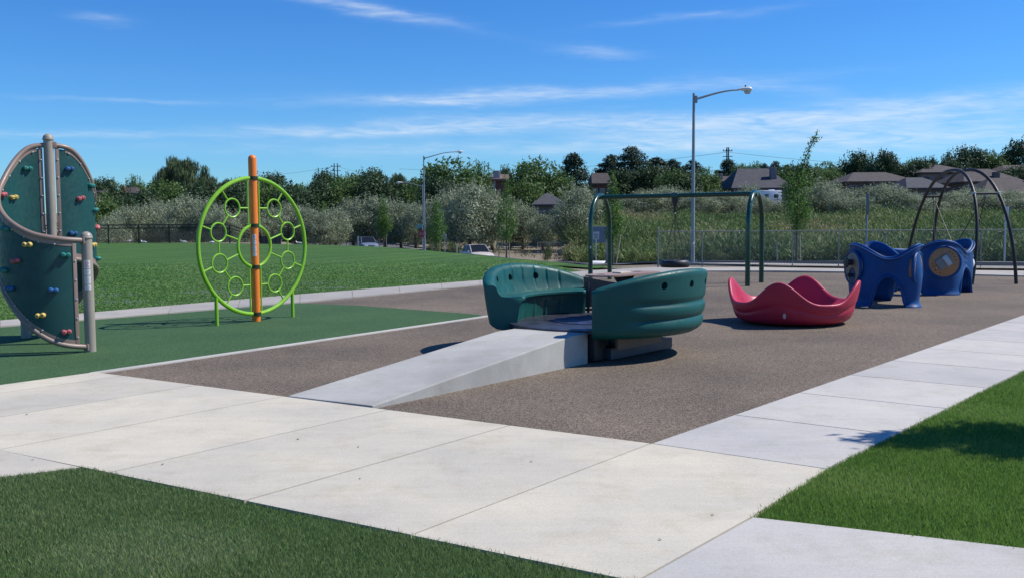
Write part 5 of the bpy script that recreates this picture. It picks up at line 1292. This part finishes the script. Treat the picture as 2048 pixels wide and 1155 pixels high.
PLACE = ['below the climbing wall top', 'under the brick house', 'left of the willow foot', 'under the big willow', 'right under the big willow', 'left of the orange pole', 'right of the orange pole', 'right of the lime ring', 'below the left utility pole', 'right below the left utility pole', 'left of the drooping willow', 'under the drooping willow', 'behind the two lamp poles', 'under the big broad tree', 'under the pink-roofed house', 'under the big round tree', 'under the red-brown house', 'under the tallest pine', 'right under the tallest pine', 'left of the tall lamp pole', 'behind the slender bent tree', 'beside the long low roof', 'behind the tan-walled roof', 'in the skyline gap', 'in front of the dark house', 'behind the bronze arches', 'under the dark tree at the right edge', 'right of the dark house']
for i, ((px, yt, w, Y), pl) in enumerate(zip(MID, PLACE)):
    tree('dark' if i % 3 or 1160 < px < 1430 else 'decid', px, yt - (24 if 1160 < px < 1640 else 14), w * 1.15, Y, 'dark leafy tree in the second row, ' + pl, 'second row of trees')
OLV = [(196,446,60,98),(226,428,66,100),(256,410,74,104),(292,404,78,106),(318,398,72,110),(352,404,70,104),(378,386,96,106),(414,396,78,104),(446,410,78,102),(482,420,70,104),(516,430,70,106),(548,410,88,108),(580,404,80,110),(612,410,80,108),(645,418,66,106),(672,412,74,108),(706,396,84,112),(738,386,92,112),(770,392,84,112),(802,398,80,112),(830,404,74,110),(872,392,84,106),(905,374,100,102),(940,358,128,98),(985,378,96,100),(1018,392,86,106),(1045,404,70,106),(1086,424,76,102),(1124,402,58,104),(1150,366,112,98),(1185,392,80,100),(1215,398,78,104),(1250,392,84,104),(1288,378,98,104),(1330,370,92,106),(1362,378,84,106),(1398,382,82,104),(1435,380,90,106),(1472,388,78,106),(1498,366,66,110),(1532,392,64,104),(1570,400,78,104),(1610,372,92,108),(1650,358,98,108),(1692,376,96,104),(1725,392,80,100),(1762,364,104,102),(1800,376,90,100),(1838,390,88,98),(1872,402,84,98),(1905,380,100,104),(1945,372,104,106),(1985,382,88,102),(2022,378,96,102),(2052,392,90,98)]
FEAT = {23: 'largest silver-leaved tree, right of the lamps behind the beige car', 6: 'tall silver-leaved tree in front of the big willow', 29: 'wide silver-leaved tree left of the green frame leg', 46: 'broad silver-leaved tree below the conical tree'}
def where(px):
    marks = [(190, 'climbing wall'), (250, 'brick house'), (371, 'big willow'), (470, 'lower willow'), (508, 'orange pole'), (608, 'right side of the lime ring'), (674, 'left utility pole'), (735, 'blue-grey car'), (848, 'two lamp poles'), (955, 'beige car'), (1095, 'grey hip-roofed house'), (1200, 'left end of the green beam'), (1265, 'tallest pine'), (1348, 'tyre swing hanger'), (1386, 'tall lamp pole'), (1453, 'right utility pole'), (1510, 'right end of the green beam'), (1540, 'white trailer'), (1600, 'slender bent tree'), (1700, 'long low roof'), (1762, 'conical tree'), (1840, 'brown hip roof'), (1919, 'bronze arch tops'), (2040, 'right edge')]
    m = min(marks, key=lambda q: abs(q[0] - px)); d = px - m[0]
    return ('directly below the ' if abs(d) < 9 else ('just left of the ' if d < 0 else 'just right of the ') if abs(d) < 26 else ('some way left of the ' if d < 0 else 'some way right of the ')) + m[1]
USED = {}
for i, (px, yt, w, Y) in enumerate(OLV):
    lab = FEAT.get(i) or ('silver-leaved tree ' + where(px))
    if lab in USED: lab = lab.replace('silver-leaved tree', 'shorter silver-leaved tree' if yt > USED[lab] else 'taller silver-leaved tree')
    USED[lab] = yt
    tree('olive', px, yt, w * 1.12, Y, lab, Ol)
# low green bushes in front of the silver trees and along the bank
bush_l = leaf_mat('bush_leaf', (.05, .085, .025), (.12, .165, .05), .2, (.22, .24, .10))
variants('bush', [(crown('crown', clumps_round(3, 2.2, 0, 16, .55, s, jag=.3), 3000, .16, bush_l, .5, .4), trunk_mesh('trunk', 1.2, .07, 4, s)) for s in (51, 52, 53)])
TREE_N['bush'] = ('bush', 'bush'); HT['bush'] = 2.3; WD['bush'] = 3.2
for px, yt, w, Y, lab in ((870, 478, 46, 93, 'low green bush at the foot of the trees left of the beige car'), (906, 481, 40, 92, 'low green bush just right of the small white parking sign'), (1150, 440, 64, 84, 'yellow-green bush left of the green frame leg'), (1172, 452, 50, 78, 'yellow-green bush touching the left green frame leg'),
                  (1095, 488, 22, 76, 'tiny dry shrub on the dirt left of the green frame'), (1265, 497, 26, 58, 'small grey-green bush at the kerb left of the fence end post'), (1288, 505, 24, 56, 'smaller grey-green bush beside the fence end post'), (1345, 500, 40, 55, 'low bush at the kerb behind the tyre'), (1440, 500, 44, 51, 'low bush at the kerb right of the tall lamp pole'),
                  (1860, 470, 120, 46, 'wide green bush behind the fence beyond the bronze arches'), (1990, 455, 130, 47, 'wide silvery bush behind the fence at the right'), (2060, 470, 100, 46, 'bush behind the fence cut by the right edge')):
    tree('bush', px, yt, w, Y, lab, 'roadside bushes')
# slender staked street trees
def slender(px, ybase, ytop, Y, wpx, label, seed, bend=0.0, zb=None, stakes=((-.35, 1.35, 0), (.38, 1.45, 8))):
    x = DX(px, Y); z = Z(x, Y) if zb is None else zb; h = DZ(px, ytop, Y) - z; w = wpx / F * Y; r_ = np.random.default_rng(seed); w *= 1.45
    rt = thing('young_tree', (x, Y, z), label, 'tree', group='young staked street trees')
    ax = lambda t: (bend * max(0, t - .55) ** 1.7, 0, h * t)
    cl = []
    for t in np.linspace(.26, 1, 44 if bend else 34):
        if bend and t > .66: ww = w * .13 * (1.25 - (t - .66)); k = 3
        else: ww = w * .5 * math.sin(min(1, (t - .2) / .30) * math.pi / 2) * (1 - .72 * max(0, t - .5) / .5) * (1 if not bend else 1.0); k = 2
        for _ in range(k):
            a = r_.uniform(0, 6.28); q = max(.11, ww * r_.uniform(.28, .55)); p = ax(t); rad = max(0, ww - q) * r_.uniform(.3, 1.05)
            cl.append((p[0] + math.cos(a) * rad, math.sin(a) * rad, p[2] + r_.uniform(-.15, .15), q, q, q * 1.25))
    link('crown', crown('crown', cl, int(3600 * (1.3 if bend else 1)), .055 + .0009 * Y, young, .7, .2, vmean=.42), rt)
    mb = MB(); mb.tube([ax(t) for t in np.linspace(0, .98, 14)], [.045 * (1 - .85 * t) + .004 for t in np.linspace(0, 1, 14)], 7); mb.build('trunk', bark_m, rt)
    for i, (sx_, sh, tilt) in enumerate(stakes):
        MB().cyl((sx_, .1 * (i - .5), -.2), (sx_ + math.sin(R(tilt)) * sh, .1 * (i - .5), sh), .032, .028, 7).build('stake', wood_m, rt)
slender(1594, 533, 266, 37.5, 66, 'tallest slender young tree with a tip bent over to the right behind the fence', 1, 1.35 * 2.2, stakes=((-.75, 1.0, -3), (.18, 1.25, -2), (.02, 1.7, 0)))
slender(1226, 532, 344, 44, 44, 'slender young tree between the green frame legs with two leaning stakes', 2, stakes=((-.2, 1.35, -5), (.1, 1.5, 10)))
slender(1013, 518, 350, 67, 46, 'slender young tree with three stakes right of the beige car', 3, stakes=((-.55, 1.6, 0), (-.1, 2.1, 3), (.2, 1.7, 0)))
slender(872, 505, 396, 82, 44, 'slender young tree just right of the lamp poles', 4, stakes=((-.35, 1.5, 0), (.3, 1.6, 0)))
slender(766, 497, 387, 99, 34, 'slender young tree just right of the blue-grey car', 5, stakes=((-.4, 1.6, 0), (.3, 1.7, 0)))
slender(650, 490, 404, 110, 34, 'faint slender young tree right of the lime ring', 6)
# off to the right of the frame: the tree whose shadow falls over the walk and the right lawn
def shade_tree():
    rt = thing('broadleaf_tree', (6.95, 7.05, 0), 'leafy tree outside the right edge that shades the grass', 'tree')
    r_ = np.random.default_rng(5); cl = []
    for i in range(46):
        a = r_.uniform(0, 6.28); rad = r_.random() ** .6; u = r_.uniform(-1, 1); q = r_.uniform(.16, .36); cl.append((math.cos(a) * rad * 1.55 * math.sqrt(1 - u * u * .8), math.sin(a) * rad * .55, 3.0 + u * .95, q, q, q * .8))
    link('crown', crown('crown', cl, 5200, .12, young, .7, .3), rt)
    mb = MB(); mb.tube([(0, 0, -.1), (.03, 0, 1.2), (0, .02, 2.2), (0, 0, 3.6)], [.09, .07, .05, .02], 8)
    for c in cl[::2]: mb.tube([(0, 0, max(1.6, c[2] - 1.0)), tuple(c[:3])], [.025, .01], 5)
    mb.build('trunk', bark_m, rt)
shade_tree()
# tall weeds on the bank: nobody could count them
def weeds():
    def field(name, n, xr, yr, keep, hgt, wid, m, label, vf):
        y = RNG.uniform(*yr, n); x = RNG.uniform(*xr, n) * y; k = keep(x, y); x, y = x[k], y[k]; n = len(x); z = Zf(x, y) - .05
        clump = .5 + .5 * np.sin(x * .9 + 2 * np.sin(y * .35)) * np.sin(y * .55 + 1.7 * np.sin(x * .4))
        mound = .5 + .5 * np.sin(x * .47 + 1.3 * np.sin(y * .21)) * np.sin(y * .31 + 1.9 * np.sin(x * .23)); h = hgt * RNG.uniform(.4, 1.15, n) * (.45 + .5 * clump + .75 * mound ** 2); w = wid * RNG.uniform(.6, 1.4, n); th = RNG.uniform(0, 3.14, n); la = RNG.uniform(0, 6.28, n); q_ = RNG.uniform(0, .8, n); zb = z + h * q_; h = np.minimum(h, .55 * (1 - q_) + .12) * RNG.uniform(.5, 1, n) + .1; ll = h * RNG.uniform(.05, .95, n)
        cx, cy = np.cos(th) * w / 2, np.sin(th) * w / 2; dx, dy = np.cos(la) * ll, np.sin(la) * ll; V = np.empty((n, 4, 3))
        V[:, 0] = np.stack([x - cx + dx * .2, y - cy + dy * .2, zb], 1); V[:, 1] = np.stack([x + cx + dx * .2, y + cy + dy * .2, zb], 1)
        V[:, 2] = np.stack([x + dx * .7 + cx, y + dy * .7 + cy, zb + h * .5], 1); V[:, 3] = np.stack([x + dx, y + dy, zb + h * .62], 1)
        o = link(name, quads_mesh(name, V.reshape(-1, 3), n, m, vf(x, y, h / hgt, n))); tag(o, label, 'weeds', kind='stuff')
    def dstreet(x, y):
        d = np.full(x.shape, 1e9)
        for i in range(len(STREET) - 1): d = np.minimum(d, seg_dist(x, y, STREET[i], STREET[i + 1]))
        return d
    wm = leaf_mat('weed_leaf', (.06, .115, .03), (.17, .24, .07), .3, (.36, .27, .16))
    far_side = lambda x, y: (y > np.interp(x, [-20, -4, 2, 6, 11, 16, 45], [118, 76, 58, 50, 44, 41, 31])) & (dstreet(x, y) > 7.2)
    field('tall_weeds', 560000, (.05, .60), (38, 97), lambda x, y: far_side(x, y) & (x / y > .066 + .012 * np.sin(y * .7)), 1.55, .050, wm, 'dense tall green weeds covering the bank beyond the fence',
          lambda x, y, q, n: np.clip(.36 + .30 * np.sin(x * .71 + 2 * np.sin(y * .33)) * np.sin(y * .47) * (y < 80) + .26 * np.sin(x * .33 + 1.1 * np.sin(y * .16)) * np.sin(y * .24 + x * .1) + RNG.normal(0, .13, n) + .16 * (y > 62) * RNG.random(n) + .18 * (np.abs(x - 8 - (y - 55) * .1) < 3) * (y > 60), 0, 1))
    dm = leaf_mat('dry_weed', (.10, .10, .045), (.22, .20, .11), .2, (.36, .31, .21))
    field('dry_weeds', 60000, (-.24, -.075), (92, 112), lambda x, y: far_side(x, y), 2.2, .10, dm, 'tall dry olive-brown weeds behind the lawn crest', lambda x, y, q, n: np.clip(.32 + .2 * np.sin(x * .5) + RNG.normal(0, .17, n), 0, 1))
    field('dry_weeds', 26000, (-.5, -.21), (88, 100), lambda x, y: y > 0, 1.3, .09, dm, 'dry weeds behind the black fence at the left', lambda x, y, q, n: np.clip(.2 + RNG.normal(0, .15, n), 0, 1))
    field('sparse_weeds', 7000, (-.09, .075), (60, 112), lambda x, y: far_side(x, y) & (np.sin(x * 1.3) * np.sin(y * .8 + x) > .15), .45, .06, dm, 'sparse dry weeds scattered over the dirt lot', lambda x, y, q, n: np.clip(.4 + RNG.normal(0, .2, n), 0, 1))
    field('sparse_weeds', 16000, (.06, .60), (36, 60), lambda x, y: (dstreet(x, y) > 6.0) & (dstreet(x, y) < 8.5) & far_side(x, y), .5, .05, wm, 'short weeds along the far kerb behind the fence', lambda x, y, q, n: np.clip(.45 + RNG.normal(0, .2, n), 0, 1))
weeds()
# a little litter: bits on the pale walk
def bits():
    lm = mat('leaf_bit', (.17, .135, .10), .8)
    for px, py, wh in ((54, 835, 'farthest one at the left edge'), (66, 927, 'nearest one at the left edge'), (325, 937, 'just above the left foreground grass'), (596, 886, 'in line with the lime ring'), (717, 901, 'left of the middle joint'), (720, 966, 'halfway to the foreground grass'), (1063, 931, 'nearest to the rubber'), (1320, 1090, 'at the near edge by the lower seam'), (1425, 1040, 'rightmost')):
        x, y = G(px, py); a = random.uniform(0, 3.1); s = random.uniform(.004, .009)
        mb = MB().add([(s * 1.6, 0, .004), (0, s * .6, .009), (-s * 1.6, 0, .003), (0, -s * .6, .002)], [(0, 1, 2), (0, 2, 3), (2, 1, 0), (3, 2, 0)])
        o = mb.build('leaf_scrap', lm, None, None); o.location = (x, y, .029); o.rotation_euler = (0, 0, a); tag(o, 'dark leaf scrap on the main walk, ' + wh, 'debris', 'leaf scraps on the walk')
bits()
